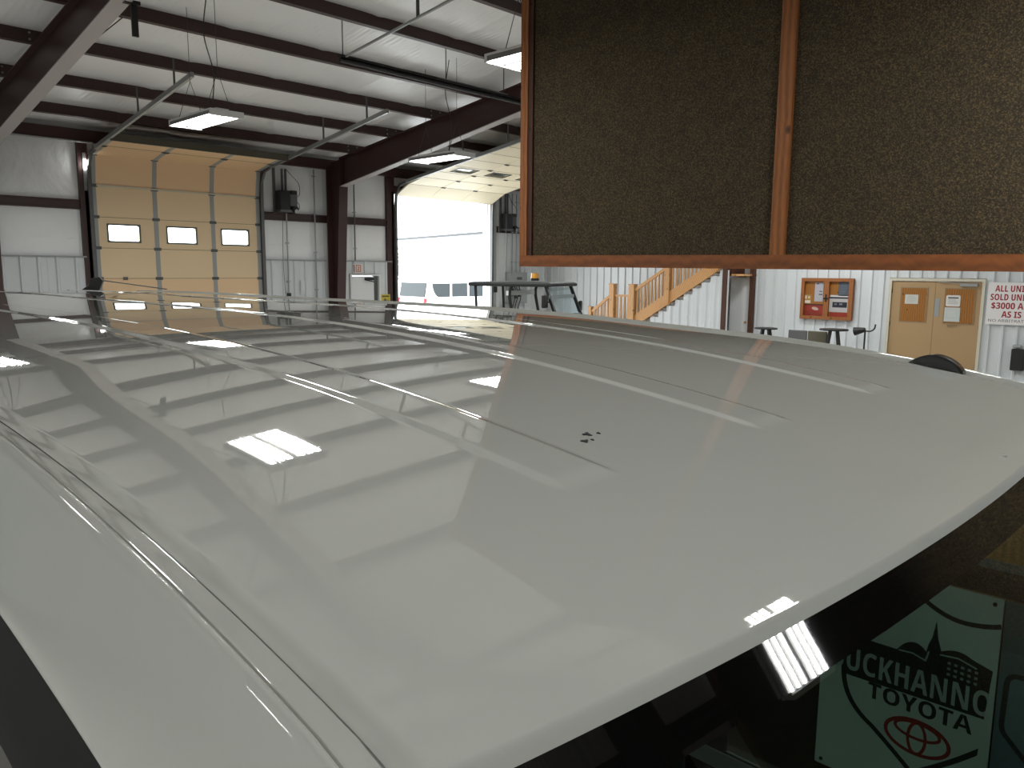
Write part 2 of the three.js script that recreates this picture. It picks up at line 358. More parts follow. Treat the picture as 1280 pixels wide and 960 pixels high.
{
  const w = D2[1] - D2[0], d = struct('door_2', 'open cream overhead door lying on its tracks above the doorway'); d.position.set(D2[0], 0, WN);
  const cols = [0.05, w / 3, 2 * w / 3, w - 0.05];
  const win = [0, 1, 2].map((i) => { const c = w / 3 * (i + 0.5); return [c - 0.31, c + 0.31, 0.14, 0.46]; });
  let y = 4.24, z = 0.06;
  [1.12, 1.36, 1.425, 1.425, 1.425, 1.425, 1.425, 1.425].forEach((ang, i) => {
    const o = doorSection(d, w, SEC, mat.cream, 1, i === 3 ? win : null, cols.slice(1, 3)); o.position.set(0, y, z); o.rotation.x = ang; y += SEC * Math.cos(ang); z += SEC * Math.sin(ang);
    for (const s of o.children) if (s.name === 'stile') s.material = mat.cream;
  });
  doorTracks(d, w, 5.2);
}
// personnel door between the column and the open doorway
{
  const d = struct('door_3', 'plain white personnel door with a dark closer'); d.position.set(MD[0], 0, WN);
  const w = MD[1] - MD[0];
  mesh('door_frame', [BX(-0.05, 0.0, 0, 2.13, -0.1, 0.02), BX(w, w + 0.05, 0, 2.13, -0.1, 0.02), BX(-0.05, w + 0.05, 2.13, 2.18, -0.1, 0.02)], mat.white, d);
  mesh('door_leaf', BX(0.01, w - 0.13, 0.01, 2.12, -0.08, -0.04), mat.white, d);
  mesh('door_gap', BX(w - 0.13, w, 0.0, 2.13, -0.09, -0.06), mat.greyDark, d);
  mesh('door_closer', [BX(0.42, 0.66, 2.02, 2.09, -0.04, 0.03), bar(V(0.42, 2.03, 0.0), V(0.6, 1.98, 0.14), 0.025)], mat.black, d);
  mesh('door_lever', [rod(V(w - 0.2, 1.0, -0.04), V(w - 0.2, 1.0, 0.03), 0.012), rod(V(w - 0.2, 1.0, 0.03), V(w - 0.32, 1.0, 0.03), 0.012)], mat.galv, d);
}
// double door in the end wall
function lettering(w, h, draw) {
  const c = document.createElement('canvas'); c.width = w; c.height = h; const x = c.getContext('2d'); draw(x, w, h);
  const t = new THREE.CanvasTexture(c); t.colorSpace = THREE.SRGBColorSpace; t.anisotropy = 8; return t;
}
// flat printed face in the plane x = const looking to -x: width along +z, text runs towards +z
function face(w, h, t, rough = 0.5) {
  const g = new THREE.PlaneGeometry(w, h); g.rotateY(-Math.PI / 2);
  return [g, M(0xffffff, rough, { map: t })];
}
{
  const d = struct('door_4', 'tan wooden double door with boarded-over windows'); d.position.set(WE, 0, DD[0]);
  const w = DD[1] - DD[0];
  mesh('door_frame', [BX(-0.02, 0.1, 0, 2.13, -0.06, 0), BX(-0.02, 0.1, 0, 2.13, w, w + 0.06), BX(-0.02, 0.1, 2.13, 2.19, -0.06, w + 0.06)], mat.frameCream, d);
  for (const s of [0, 1]) {
    const z0 = s ? w / 2 + 0.003 : 0.005, z1 = s ? w - 0.005 : w / 2 - 0.003;
    const leaf = mesh('door_leaf', BX(0.02, 0.065, 0.01, 2.12, z0, z1), mat.oakDoor, d);
    const a = s ? z0 + 0.21 : z0 + 0.21, b = s ? z1 - 0.12 : z1 - 0.16;
    mesh('window_board', BX(0.012, 0.022, 1.22, 1.97, a, b), mat.oakPanel, leaf);
    mesh('window_bead', [BX(0.008, 0.022, 1.20, 1.22, a - 0.02, b + 0.02), BX(0.008, 0.022, 1.97, 1.99, a - 0.02, b + 0.02), BX(0.008, 0.022, 1.22, 1.97, a - 0.02, a), BX(0.008, 0.022, 1.22, 1.97, b, b + 0.02)], mat.tanSeam, leaf);
    for (const y of [0.3, 1.15, 1.9]) mesh('hinge', rod(V(0.015, y - 0.05, s ? z1 : z0), V(0.015, y + 0.05, s ? z1 : z0), 0.012), mat.galvDark, leaf);
  }
  mesh('door_closer', [BX(-0.05, 0.02, 2.03, 2.09, w - 0.42, w - 0.08), bar(V(-0.03, 2.09, w - 0.4), V(-0.03, 2.12, w - 0.85), 0.02, 0.012)], mat.galv, d);
  mesh('latch_plate', BX(0.012, 0.02, 1.35, 1.75, w / 2 + 0.01, w / 2 + 0.11), mat.galv, d);
  mesh('pull_handle', [rod(V(-0.02, 1.17, w / 2 + 0.3), V(-0.02, 1.2, w / 2 + 0.5), 0.012), rod(V(0.02, 1.17, w / 2 + 0.3), V(-0.02, 1.17, w / 2 + 0.3), 0.012)], mat.tanSeam, d);
}

// ------------------------------------------------------------------ outdoors
{
  const g = struct('ground'); mesh('pavement', BX(-60, 90, -0.3, -0.06, -120, WN - 0.32), mat.asphalt, g);
}
{
  const t = thing('warehouse', 'white metal building far behind the parked vehicle, seen through the open doorway', 'building', [38.9, -0.06, -42.7], -1.83);
  const wl = mesh('wall', BX(-12.2, 7.7, 0, 4.9, -6, 0), mat.white, t);
  for (let x = -12.1; x < 7.6; x += 0.9) mesh('wall_panel', BX(x, x + 0.87, 0.05, 4.8, 0, 0.03), mat.white, wl);
  mesh('gutter', BX(-12.4, 7.8, 4.86, 5.02, -0.1, 0.16), M(lin(0.03, 0.032, 0.034), 0.6), t);
  mesh('roof', bar(V(-2.3, 5.0, 0.1), V(-2.3, 5.6, -6.2), 20.2, 0.12), mat.white, t);
}
{
  const leafM = P(lin(0.16, 0.30, 0.14), 0.9, { transmission: 0.3, thickness: 0 });
  const t = thing('tree', 'pale green tree beyond the parked vehicle at the left of the doorway', 'tree', [44.6, -0.06, -58.8]);
  mesh('trunk', rod(V(0, -0.1, 0), V(0, 2.2, 0), 0.14, 8, 0.08), mat.stairWood, t);
  const ls = []; for (let i = 0; i < 1600; i++) {
    const a = rnd() * 6.28, b = Math.acos(2 * rnd() - 1), r = 1.15 * Math.cbrt(rnd());
    const q = new THREE.PlaneGeometry(0.16, 0.11); q.rotateX(rnd() * 6); q.rotateY(rnd() * 6); q.translate(r * Math.sin(b) * Math.cos(a) * 0.8, 2.9 + 1.6 * r * Math.cos(b), r * Math.sin(b) * Math.sin(a)); ls.push(uvm(q));
  }
  const f = mesh('foliage', ls, leafM, t); f.userData.kind = 'stuff';
}
function parkedCar() {
  // rear three-quarter view; local +x = forward, y up, z = right side
  const t = thing('parked_car', 'white parked car seen from behind through the open doorway, red tail lamp', 'car', [19.25, -0.06, -24.05], -0.087);
  const wm = P(lin(0.8, 0.8, 0.8), 0.4, { clearcoat: 1, clearcoatRoughness: 0.05 });
  const gm = P(lin(0.012, 0.018, 0.02), 0.12, { specularIntensity: 0.5 });
  const prof = (pts, d, x) => { const s = new THREE.Shape(); pts.forEach(([a, b], i) => i ? s.lineTo(a, b) : s.moveTo(a, b)); return uvm(new THREE.ExtrudeGeometry(s, { depth: d, bevelEnabled: true, bevelSize: 0.05, bevelThickness: 0.05, bevelSegments: 3 }).translate(0, 0, x)); };
  const body = mesh('body', prof([[0, 0.35], [0, 1.15], [0.04, 1.28], [0.14, 1.88], [0.3, 2.0], [3.1, 2.02], [3.9, 1.35], [4.8, 1.15], [5.0, 0.9], [5.0, 0.35]], 1.96, -1.07), wm, t);
  mesh('rear_window', bar(V(-0.03, 1.32, -0.1), V(0.075, 1.86, -0.1), 1.75, 0.03, V(1, 0, 0)), gm, body);
  for (const s of [-1.22, 1]) {
    const q = new THREE.Shape(); q.moveTo(0.5, 1.32); q.quadraticCurveTo(0.25, 1.42, 0.22, 1.84); q.lineTo(3.0, 1.86); q.lineTo(3.6, 1.32); q.closePath();
    mesh('side_window', uvm(new THREE.ExtrudeGeometry(q, { depth: 0.01, bevelEnabled: false }).translate(0, 0, s * 0.945 - 0.005)), gm, body);
    for (const px of [1.1, 1.95]) mesh('window_pillar', BX(px - 0.04, px + 0.04, 1.32, 1.85, s * 0.945 - 0.02, s * 0.945 + 0.012), wm, body);
    mesh('tail_lamp', RB(0.09, 0.24, 0.16, 0.03, -0.04, 1.16, s * 0.84), M(lin(0.30, 0.004, 0.01), 0.4), t);
    for (const wx of [0.95, 3.7]) { const wl = mesh('wheel', rod(V(wx, 0.34, s * 0.70), V(wx, 0.34, s * 0.92), 0.34, 20), mat.rubber, t); mesh('hub', rod(V(wx, 0.34, s * 0.90), V(wx, 0.34, s * 0.93), 0.2, 14), mat.galv, wl); }
  }
  mesh('bumper', RB(0.16, 0.25, 1.75, 0.05, -0.05, 0.5, 0), wm, t);
  return t;
}
parkedCar();

// ------------------------------------------------------------------ the white van in the foreground
const ss01 = (t) => { t = Math.min(1, Math.max(0, t)); return t * t * (3 - 2 * t); };
const roofDrop = (q) => 0.0902 + 0.1495 * Math.exp(-(q - 0.2) / 0.65) + 0.016 * ss01((q - 1.2) / 2.0) + 0.006 * Math.max(0, q - 3.2) ** 2 - 0.003 * Math.tanh((q - 0.7) / 0.2) + 0.003;   // fall of the roof line along the van
const XC = 0.96, TILT = 0.006;
const crown = (q) => { const t = Math.min(1, Math.max(0, (q - 0.35) / 0.85)); return -0.002 + 0.022 * t * t * (3 - 2 * t); };
const roll = (x, z) => { const d = Math.max(0, 0.05 - (frontZ(x) - z)); return 1.7 * Math.min(d, 0.06) ** 2; };
const roofAt = (x, z) => { const u = (x - XC) / 0.75; return EYE - (roofDrop(-z) + crown(-z) * u * u - TILT * u) - roll(x, z); };
const frontZ = (x) => -0.212 + 0.02 * (x - XC) - 0.040 * ((x - XC) / 0.75) ** 2;
const REAR = -4.72;
const sstep = (a, b, x) => { const t = Math.min(1, Math.max(0, (x - a) / (b - a))); return t * t * (3 - 2 * t); };
function gridGeo(rows, flip) {                                // rows of points -> smooth indexed surface
  const n = rows[0].length, pos = [], idx = [];
  for (const r of rows) for (const p of r) pos.push(p.x, p.y, p.z);
  for (let j = 0; j < rows.length - 1; j++) for (let i = 0; i < n - 1; i++) { const a = j * n + i, b = a + n; if (flip) idx.push(a, b, a + 1, a + 1, b, b + 1); else idx.push(a, a + 1, b, a + 1, b + 1, b); }
  const g = new THREE.BufferGeometry(); g.setAttribute('position', new THREE.Float32BufferAttribute(pos, 3)); g.setIndex(idx); g.computeVertexNormals();
  const uv = new Float32Array(pos.length / 3 * 2); for (let i = 0; i < pos.length / 3; i++) { uv[2 * i] = pos[3 * i]; uv[2 * i + 1] = pos[3 * i + 2]; } g.setAttribute('uv', new THREE.BufferAttribute(uv, 2));
  return g;
}
const van = thing('passenger_van', 'long white van filling the foreground, glossy ribbed roof reflecting the ceiling lights', 'van');
const paint = P(lin(0.67, 0.675, 0.63), 0.02, { clearcoat: 1, clearcoatRoughness: 0.004, specularIntensity: 0.35, ior: 1.5 });
const vanGlass = P(lin(0.42, 0.52, 0.48), 0.0, { transmission: 1, thickness: 0, ior: 1.5 });
const privacy = P(lin(0.10, 0.12, 0.11), 0.0, { transmission: 1, thickness: 0, ior: 1.5 });
const frit = P(lin(0.004, 0.004, 0.004), 0.02);
const trimBlack = M(lin(0.008, 0.008, 0.008), 0.8);
const cabin = M(lin(0.005, 0.005, 0.005), 0.95);
const X_NEAR = 0.205, X_FAR = 2 * XC - 0.205;
{
  const xs = []; for (let x = 0.207; x < 0.2305; x += 0.0013) xs.push(x); for (let x = 0.232; x < 1.6885; x += 0.005) xs.push(x); for (let x = 1.6895; x < 1.7131; x += 0.0013) xs.push(x);
  const RIBS = [0.575, 0.96, 1.345];
  const rib = (x, z) => {
    let s = 0; for (const c of RIBS) s = Math.max(s, 1 - sstep(0.037, 0.044, Math.abs(x - c)));
    return 0.0028 * s * (1 - sstep(-0.472, -0.450, z)) * sstep(-4.5, -4.46, z);
  };
  const sink = (x) => { const e = Math.min(x - 0.207, X_FAR - 0.002 - x); return -0.0065 * (1 - sstep(-0.001, 0.014, e)); };
  const vs = []; for (let i = 0; i <= 240; i++) vs.push(Math.pow(i / 240, 1.7));
  const rows = [];
  for (const [dz, dy] of [[0.0075, -0.0135], [0.0062, -0.0100], [0.0048, -0.0060], [0.0036, -0.0030], [0.0022, -0.0010], [0.0009, -0.0002]]) rows.push(xs.map((x) => V(x, roofAt(x, frontZ(x)) + sink(x) + dy, frontZ(x) + dz)));
  for (const v of vs) rows.push(xs.map((x) => { const z = frontZ(x) + v * (REAR - frontZ(x)); return V(x, roofAt(x, z) + rib(x, z) + sink(x), z); }));
  for (const [dz, dy] of [[-0.012, -0.004], [-0.02, -0.02], [-0.02, -0.06]]) rows.push(xs.map((x) => V(x, roofAt(x, REAR) + sink(x) + dy, REAR + dz)));
  mesh('roof_panel', gridGeo(rows, false), paint, van);
}
// side of the body: roof ditch, groove, shoulder, cant rail down to the window edge (also runs on as the windshield pillar)
const refY = (side, z) => roofAt(side < 0 ? X_NEAR : X_FAR, z);
const pillarZ = frontZ(X_NEAR);
const sideRef = (side, z) => z <= pillarZ ? refY(side, z) : (() => {
  const q = z - pillarZ; return refY(side, pillarZ) - 0.30 * q - 0.62 * q * q / (q + 0.12) ;
})();
const lean = (side, z) => { const d = refY(side, pillarZ) - sideRef(side, z); return z > pillarZ ? 0.17 * d : 0; };
const PROFILE = [[0.213, -0.030], [0.2088, -0.0074], [0.2076, -0.0073], [0.2066, -0.0069], [0.2055, -0.0066], [0.200, -0.0066], [0.1935, -0.0066], [0.1895, -0.0055], [0.1870, -0.0020], [0.1850, 0.0035], [0.1844, 0.0036], [0.1841, -0.006], [0.1826, -0.006], [0.1822, 0.0048], [0.1800, 0.0056], [0.1775, 0.0046], [0.1745, 0.0005], [0.1690, -0.0120], [0.1625, -0.0290], [0.156, -0.0460], [0.150, -0.0620], [0.1445, -0.0765], [0.1405, -0.0870], [0.1378, -0.0945], [0.1368, -0.0985], [0.1378, -0.1010], [0.142, -0.102]];
const sideZ = []; for (let i = 0; i <= 150; i++) sideZ.push(0.78 + (REAR - 0.78) * Math.pow(i / 150, 1.25));
for (const side of [-1, 1]) {
  const rows = sideZ.map((z) => PROFILE.map(([x, dy]) => { const xx = x - lean(side, z); return V(side < 0 ? xx : 2 * XC - xx, sideRef(side, z) + dy, z); }));
  mesh('cant_rail', gridGeo(rows, side < 0), paint, van);
  const seal = sideZ.map((z) => [[0.1395, -0.0985], [0.1375, -0.104], [0.128, -0.155], [0.1215, -0.182], [0.132, -0.186]].map(([x, dy]) => { const xx = x - lean(side, z); return V(side < 0 ? xx : 2 * XC - xx, sideRef(side, z) + dy, z); }));
  mesh('window_seal', gridGeo(seal, side < 0), trimBlack, van);
  // lower body
  const SIDE = [[0.03, 0.95], [0.0, 0.935], [-0.025, 0.85], [-0.035, 0.65], [-0.02, 0.42], [0.04, 0.32]];
  const low = [0.78, 0.2, -0.6, -1.2, -2.2, -3.2, -4.2, REAR].map((z) => SIDE.map(([x, y]) => V(side < 0 ? x : 2 * XC - x, y, z)));
  mesh('body_side', gridGeo(low, side < 0), paint, van);
  // windows and pillars between belt and rail
  const top = (z) => { const xx = 0.124 - lean(side, z); return V(side < 0 ? xx : 2 * XC - xx, sideRef(side, z) - 0.175, z); };
  const bot = (z) => V(side < 0 ? 0.012 : 2 * XC - 0.012, 0.93, z);
  const quad = (za, zb, name, m) => { const r = []; const n = 8; for (let j = 0; j <= n; j++) { const z = za + (zb - za) * j / n; const a = top(z), b = bot(z); r.push([0, 0.25, 0.5, 0.75, 1].map((t) => { const p = a.clone().lerp(b, t); p.x += (side < 0 ? -1 : 1) * 0.018 * Math.sin(Math.PI * t); return p; })); } return mesh(name, gridGeo(r, side < 0), m, van); };
  quad(0.52, -0.98, 'door_window', side < 0 ? privacy : vanGlass);
  quad(-0.98, -1.12, 'door_pillar', trimBlack);
  quad(-1.12, -2.35, 'side_window', privacy); quad(-2.35, -2.45, 'door_pillar', trimBlack);
  quad(-2.45, -4.45, 'side_window', privacy); quad(-4.45, REAR, 'rear_pillar', paint);
}
{
  // windshield: dark shade band along the top, then glass
  const N = 40, COWL = (x) => V(XC + (x - XC) * 1.13, 1.27, 0.76 - 0.16 * Math.pow(Math.abs((x - XC) / 0.75), 2.2));
  const edge = (x) => V(x, roofAt(x, frontZ(x)) + (Math.min(x - 0.205, X_FAR - x) < 0.012 ? -0.005 : 0) - 0.0120, frontZ(x) + 0.0065);
  const at = (x, t) => { const a = edge(x), b = COWL(x), p = a.clone().lerp(b, t); const k = Math.sin(Math.PI * t) * 0.065; p.y += k * 0.76; p.z += k * 0.65; return p; };
  const xs = []; for (let i = 0; i <= N; i++) xs.push(0.215 + (X_FAR - 0.01 - 0.215) * i / N);
  const strip = (t0, t1, n) => { const rows = []; for (let j = 0; j <= n; j++) rows.push(xs.map((x) => at(x, t0 + (t1 - t0) * j / n))); return gridGeo(rows, true); };
  mesh('windshield_shade_band', strip(0, 0.03, 3), frit, van);
  mesh('windshield', strip(0.03, 1, 24), vanGlass, van);
  // hood and nose
  const hood = []; for (let j = 0; j <= 10; j++) { const t = j / 10; hood.push(xs.map((x) => { const u = (x - XC) / 0.75, a = COWL(x); return V(XC + (x - XC) * (1.2 - 0.08 * t), a.y - 0.02 - 0.22 * t * t - 0.03 * u * u, a.z + t * (0.62 - 0.12 * u * u)); })); }
  mesh('hood', gridGeo(hood, true), paint, van);
  mesh('front_fascia', RB(1.86, 0.72, 0.5, 0.1, XC, 0.68, 1.02), paint, van);
  mesh('grille', BX(0.45, 1.47, 0.72, 0.98, 1.26, 1.29), mat.black, van);
  for (const s of [-1, 1]) mesh('headlamp', RB(0.26, 0.2, 0.06, 0.03, XC + s * 0.7, 0.86, 1.26), mat.galv, van);
  mesh('bumper', RB(1.92, 0.26, 0.22, 0.06, XC, 0.45, 1.32), mat.greyDark, van);
  mesh('cowl_panel', BX(0.05, 1.87, 1.2, 1.255, 0.55, 0.86), mat.black, van);
  mesh('rear_door', BX(0.08, 1.84, 0.35, 2.12, REAR - 0.04, REAR - 0.005), paint, van);
  mesh('floor_pan', BX(0.06, 1.86, 0.38, 0.46, REAR, 0.9), cabin, van);
  mesh('bulkhead', BX(0.14, 1.78, 0.46, 2.0, -1.62, -1.6), cabin, van);
  mesh('headliner', gridGeo([-0.29, -0.5, -0.8, -1.2, -1.6].map((z) => [0.24, 0.5, 0.96, 1.4, 1.68].map((x) => V(x, roofAt(x, z) - 0.035, z))), true), cabin, van);
  mesh('dashboard', RB(1.7, 0.24, 0.5, 0.07, XC, 1.12, 0.5), cabin, van);
  for (const s of [-1, 1]) {
    mesh('door_card', BX(s < 0 ? 0.05 : 1.83, s < 0 ? 0.09 : 1.87, 0.46, 0.9, -1.6, 0.6), cabin, van);
    const seat = mesh('seat', [RB(0.5, 0.16, 0.5, 0.05, XC + s * 0.42, 0.86, -0.7), RB(0.48, 0.66, 0.2, 0.06, XC + s * 0.42, 1.24, -1.02)], cabin, van);
    mesh('headrest', RB(0.27, 0.18, 0.1, 0.04, XC + s * 0.42, 1.68, -1.1), cabin, seat);
    for (const z of [-3.55, 0.5]) { const wh = mesh('wheel', rod(V(XC + s * 0.72, 0.37, z), V(XC + s * 0.985, 0.37, z), 0.37, 28), mat.rubber, van); mesh('wheel_cover', rod(V(XC + s * 0.98, 0.37, z), V(XC + s * 0.995, 0.37, z), 0.21, 18), mat.galv, wh); }
  }
  const sw = new THREE.TorusGeometry(0.19, 0.016, 8, 28); sw.rotateX(-1.0); sw.translate(0.54, 1.2, 0.16); mesh('steering_wheel', uvm(sw), cabin, van);
}
// chips in the paint
{
  const chip = (x, z, a, b, t) => { const g = new THREE.CylinderGeometry(1, 1, 0.0016, 10); const p = g.attributes.position; for (let i = 0; i < p.count; i++) { const an = Math.atan2(p.getZ(i), p.getX(i)), k = 0.75 + 0.35 * Math.sin(an * 3 + x * 50); p.setX(i, p.getX(i) * a * k); p.setZ(i, p.getZ(i) * b * k); } g.rotateY(t); const y = roofAt(x, z); const sl = (roofAt(x, z + 0.01) - roofAt(x, z - 0.01)) / 0.02; g.rotateX(-Math.atan(sl)); g.translate(x, y + 0.0003, z); g.computeVertexNormals(); return uvm(g); };
  const dark = M(lin(0.03, 0.03, 0.03), 0.8);
  [[0.686, -0.545, 0.0065, 0.006, 0.3], [0.664, -0.53, 0.006, 0.0045, 0.2], [0.702, -0.541, 0.0025, 0.003, 0], [0.676, -0.529, 0.0018, 0.0025, 0]].forEach(([x, z, a, b, t]) => mesh('paint_chip', chip(x, z, a, b, t), dark, van));
}
{ const g = new THREE.SphereGeometry(0.0045, 14, 8); g.scale(1, 0.5, 1); g.translate(1.175, roofAt(1.175, -0.232), -0.232); mesh('paint_blob', uvm(g), paint, van); }
// black domed cover in the far roof ditch, antenna at the rear
{
  const t = thing('roof_rack_cover', 'black domed plastic cover in the far roof ditch near the windshield', 'rack cover', [1.725, roofAt(1.71, -0.47) - 0.012, -0.475]);
  const s = new THREE.Shape(); s.moveTo(-0.052, 0); s.quadraticCurveTo(-0.03, 0.03, 0.0, 0.034); s.quadraticCurveTo(0.035, 0.034, 0.05, 0.012); s.lineTo(0.05, -0.006); s.lineTo(-0.052, -0.004); s.closePath();
  const g = new THREE.ExtrudeGeometry(s, { depth: 0.02, bevelEnabled: true, bevelSize: 0.004, bevelThickness: 0.006, bevelSegments: 3 }); g.translate(0, 0, -0.01); g.rotateY(-Math.PI / 2); g.rotateX(0.19);
  mesh('cover', uvm(g), mat.blackGloss, t);
}
{
  const t = thing('roof_antenna', 'small black antenna base with a thin tilted mast at the rear of the van roof', 'antenna', [1.47, roofAt(1.47, -4.6), -4.6]);
  const s = new THREE.Shape(); s.moveTo(-0.06, 0); s.lineTo(0.025, 0); s.lineTo(0.045, 0.05); s.lineTo(0.03, 0.068); s.lineTo(-0.01, 0.06); s.lineTo(-0.02, 0.025); s.closePath();
  const g = new THREE.ExtrudeGeometry(s, { depth: 0.03, bevelEnabled: true, bevelSize: 0.004, bevelThickness: 0.004, bevelSegments: 2 }); g.translate(0, 0, -0.015); g.rotateY(-0.5);
  mesh('base', uvm(g), mat.black, t);
  mesh('mast', rod(V(0.03, 0.055, 0), V(0.22, 0.012, 0.42), 0.003, 6), mat.greyDark, t);
}

// ------------------------------------------------------------------ hanging fluorescent lights
function highBay(x, y, z, label, L = 1.22, hang = roofY(z) + 0.19) {
  const t = thing('fluorescent_light', label, 'light', [x, y, z], 0, 'fluorescent high-bay lights');
  const W = 0.46, OFF = [-0.185, -0.117, -0.049, 0.049, 0.117, 0.185];
  const hs = mesh('housing', [BX(-W / 2, W / 2, 0.06, 0.08, -L / 2 - 0.03, L / 2 + 0.03), BX(-0.09, 0.09, 0.08, 0.12, -L / 2 + 0.1, L / 2 - 0.1)], mat.white, t);
  mesh('reflector_plate', BX(-W / 2 + 0.01, W / 2 - 0.01, 0.05, 0.06, -L / 2, L / 2), mat.reflector, hs);
  const rf = [];
  for (const c of [-0.218, -0.151, -0.083, 0.0, 0.083, 0.151, 0.218]) rf.push(bar(V(c, 0.04, -L / 2), V(c, 0.04, L / 2), 0.01, 0.05));
  meshes('reflector', rf, mat.reflector, t);
  for (const s of [-1, 1]) mesh('end_cap', BX(-W / 2, W / 2, 0.0, 0.06, s * (L / 2 + 0.015) - 0.014, s * (L / 2 + 0.015) + 0.014), mat.white, t);
  for (const c of OFF) {
    mesh('tube', rod(V(c, 0.022, -L / 2 + 0.005), V(c, 0.022, L / 2 - 0.005), 0.0125, 10), mat.tube, t);
    const l = new THREE.RectAreaLight(LAMP_COLOR, LAMP * 1.2, 0.0235, L - 0.03); l.name = 'lamp'; l.position.set(c, 0.007, 0); l.rotation.x = -Math.PI / 2; l.castShadow = true; t.add(l);
  }
  const yr = hang - y, ws = [];
  for (const s of [-1, 1]) { const a = V(0, 0.6, s * L * 0.34); for (const q of [-1, 1]) ws.push(rod(V(q * W * 0.4, 0.07, s * L * 0.34), a, 0.004, 5)); ws.push(rod(a, V(0, yr, s * L * 0.34), 0.004, 5)); }
  meshes('hanging_wire', ws, mat.wireDark, t);
  mesh('power_cord', wire([V(0, 0.1, 0.2), V(0.03, 0.6, 0.24), V(-0.05, 1.1, 0.18), V(0, yr, 0.22)], 0.008), mat.wireDark, t);
  return t;
}
highBay(4.93, 4.25, -10.6, 'lit fluorescent light hanging in front of the closed tan overhead door');
highBay(9.25, 4.22, -10.75, 'lit fluorescent light hanging below the right steel rafter near the open doorway');
highBay(5.46, 4.2, -4.82, 'lit fluorescent light cut off by the left edge of the brown hanging board');
highBay(2.1, 4.03, -10.4, 'lit fluorescent light at the left frame edge beside the steel rafter');
highBay(2.8, 4.25, -4.93, 'light whose mirror image is the largest patch of bright strips on the van roof', 0.76);
highBay(3.58, 4.2, 0.22, 'light whose mirror image crosses the front roof edge into the dark windshield', 1.22, 5.66);
highBay(-4.6, 4.2, -10.2, 'light whose mirror image shows at the left frame edge on the side rail');
for (const [x, z, where] of [[13.4, -10.7, 'hidden behind the brown board, nearest the open doorway'], [13.2, -4.6, 'hidden behind the middle of the brown board'], [9.6, 0.6, 'hidden behind the right half of the brown board'], [14.5, 0.8, 'outside the right frame edge, nearest the double door'], [16.6, -7.6, 'hidden behind the board, in front of the notice cabinet'], [-4.4, -1.8, 'left of the van beside the camera, outside the picture'], [-6.2, -5.6, 'outside the left frame edge, nearest the west wall'], [-1.8, 3.4, 'behind the camera on the left']]) highBay(x, 4.2, z, 'hall fluorescent light ' + where);

// black radiant tube heater and its gas pipe below the purlins
{
  const a = V(6.73, 5.31, -10.05), b = V(10.75, 5.28, -10.05);
  const t = thing('tube_heater', 'long black tube heater hung on thin rods below the roof purlins', 'heater');
  mesh('burner_tube', rod(a, b, 0.035, 12), mat.black, t);
  const up = V(0, 0.05, 0);
  mesh('reflector', bar(a.clone().add(up), b.clone().add(up), 0.11, 0.03), mat.black, t);
  mesh('vent_pipe', rod(V(8.6, 5.375, -10.05), V(10.2, 5.365, -10.05), 0.018, 8), mat.galv, t);
  for (const x of [6.78, 8.76, 10.1]) mesh('hanger_rod', rod(V(x, 5.3, -10.05), V(x, roofY(-10.05) + 0.2, -10.05), 0.008, 6), mat.greyDark, t);
  const p = thing('gas_pipe', 'pale straight pipe running up the roof slope from the black tube heater', 'pipe');
  mesh('pipe', rod(V(6.8, 5.36, -10.0), V(6.8, 5.86, -5.6), 0.02, 10), mat.galv, p);
  for (const z of [-8.35, -6.84]) mesh('pipe_strap', BX(6.78, 6.82, 5.36 + (z + 10) * 0.1136, roofY(z) + 0.02, z - 0.012, z + 0.012), mat.galvDark, p);
}
// conduits on the garage wall
function conduit(label, x, y0, y1, z = WN + 0.03, m = mat.galv, r = 0.016) {
  const t = thing('conduit', label, 'conduit'); mesh('pipe', rod(V(x, y0, z), V(x, y1, z), r, 8), m, t);
  for (let y = y0 + 0.3; y < y1; y += 0.9) mesh('strap', BX(x - 0.04, x + 0.04, y - 0.012, y + 0.012, z - 0.03, z + 0.02), mat.galv, t);
  return t;
}
conduit('thin grey conduit dropping from the left door opener to a black switch box', 9.66, 1.7, 3.6);
conduit('thin grey conduit on the white wall just left of the big steel column', 10.42, 1.5, 4.66);
conduit('thin dark conduit on the white wall just right of the big steel column', 11.56, 2.52, 4.5, WN + 0.03, mat.galvDark);
conduit('first of three pale conduits rising from the grey electrical panel', 17.28, 2.25, 4.6, WN + 0.03);
conduit('middle one of three pale conduits rising from the grey electrical panel', 17.46, 2.25, 4.6, WN + 0.03);
conduit('third of three pale conduits rising from the grey electrical panel, next to the board', 17.64, 2.25, 4.6, WN + 0.03);
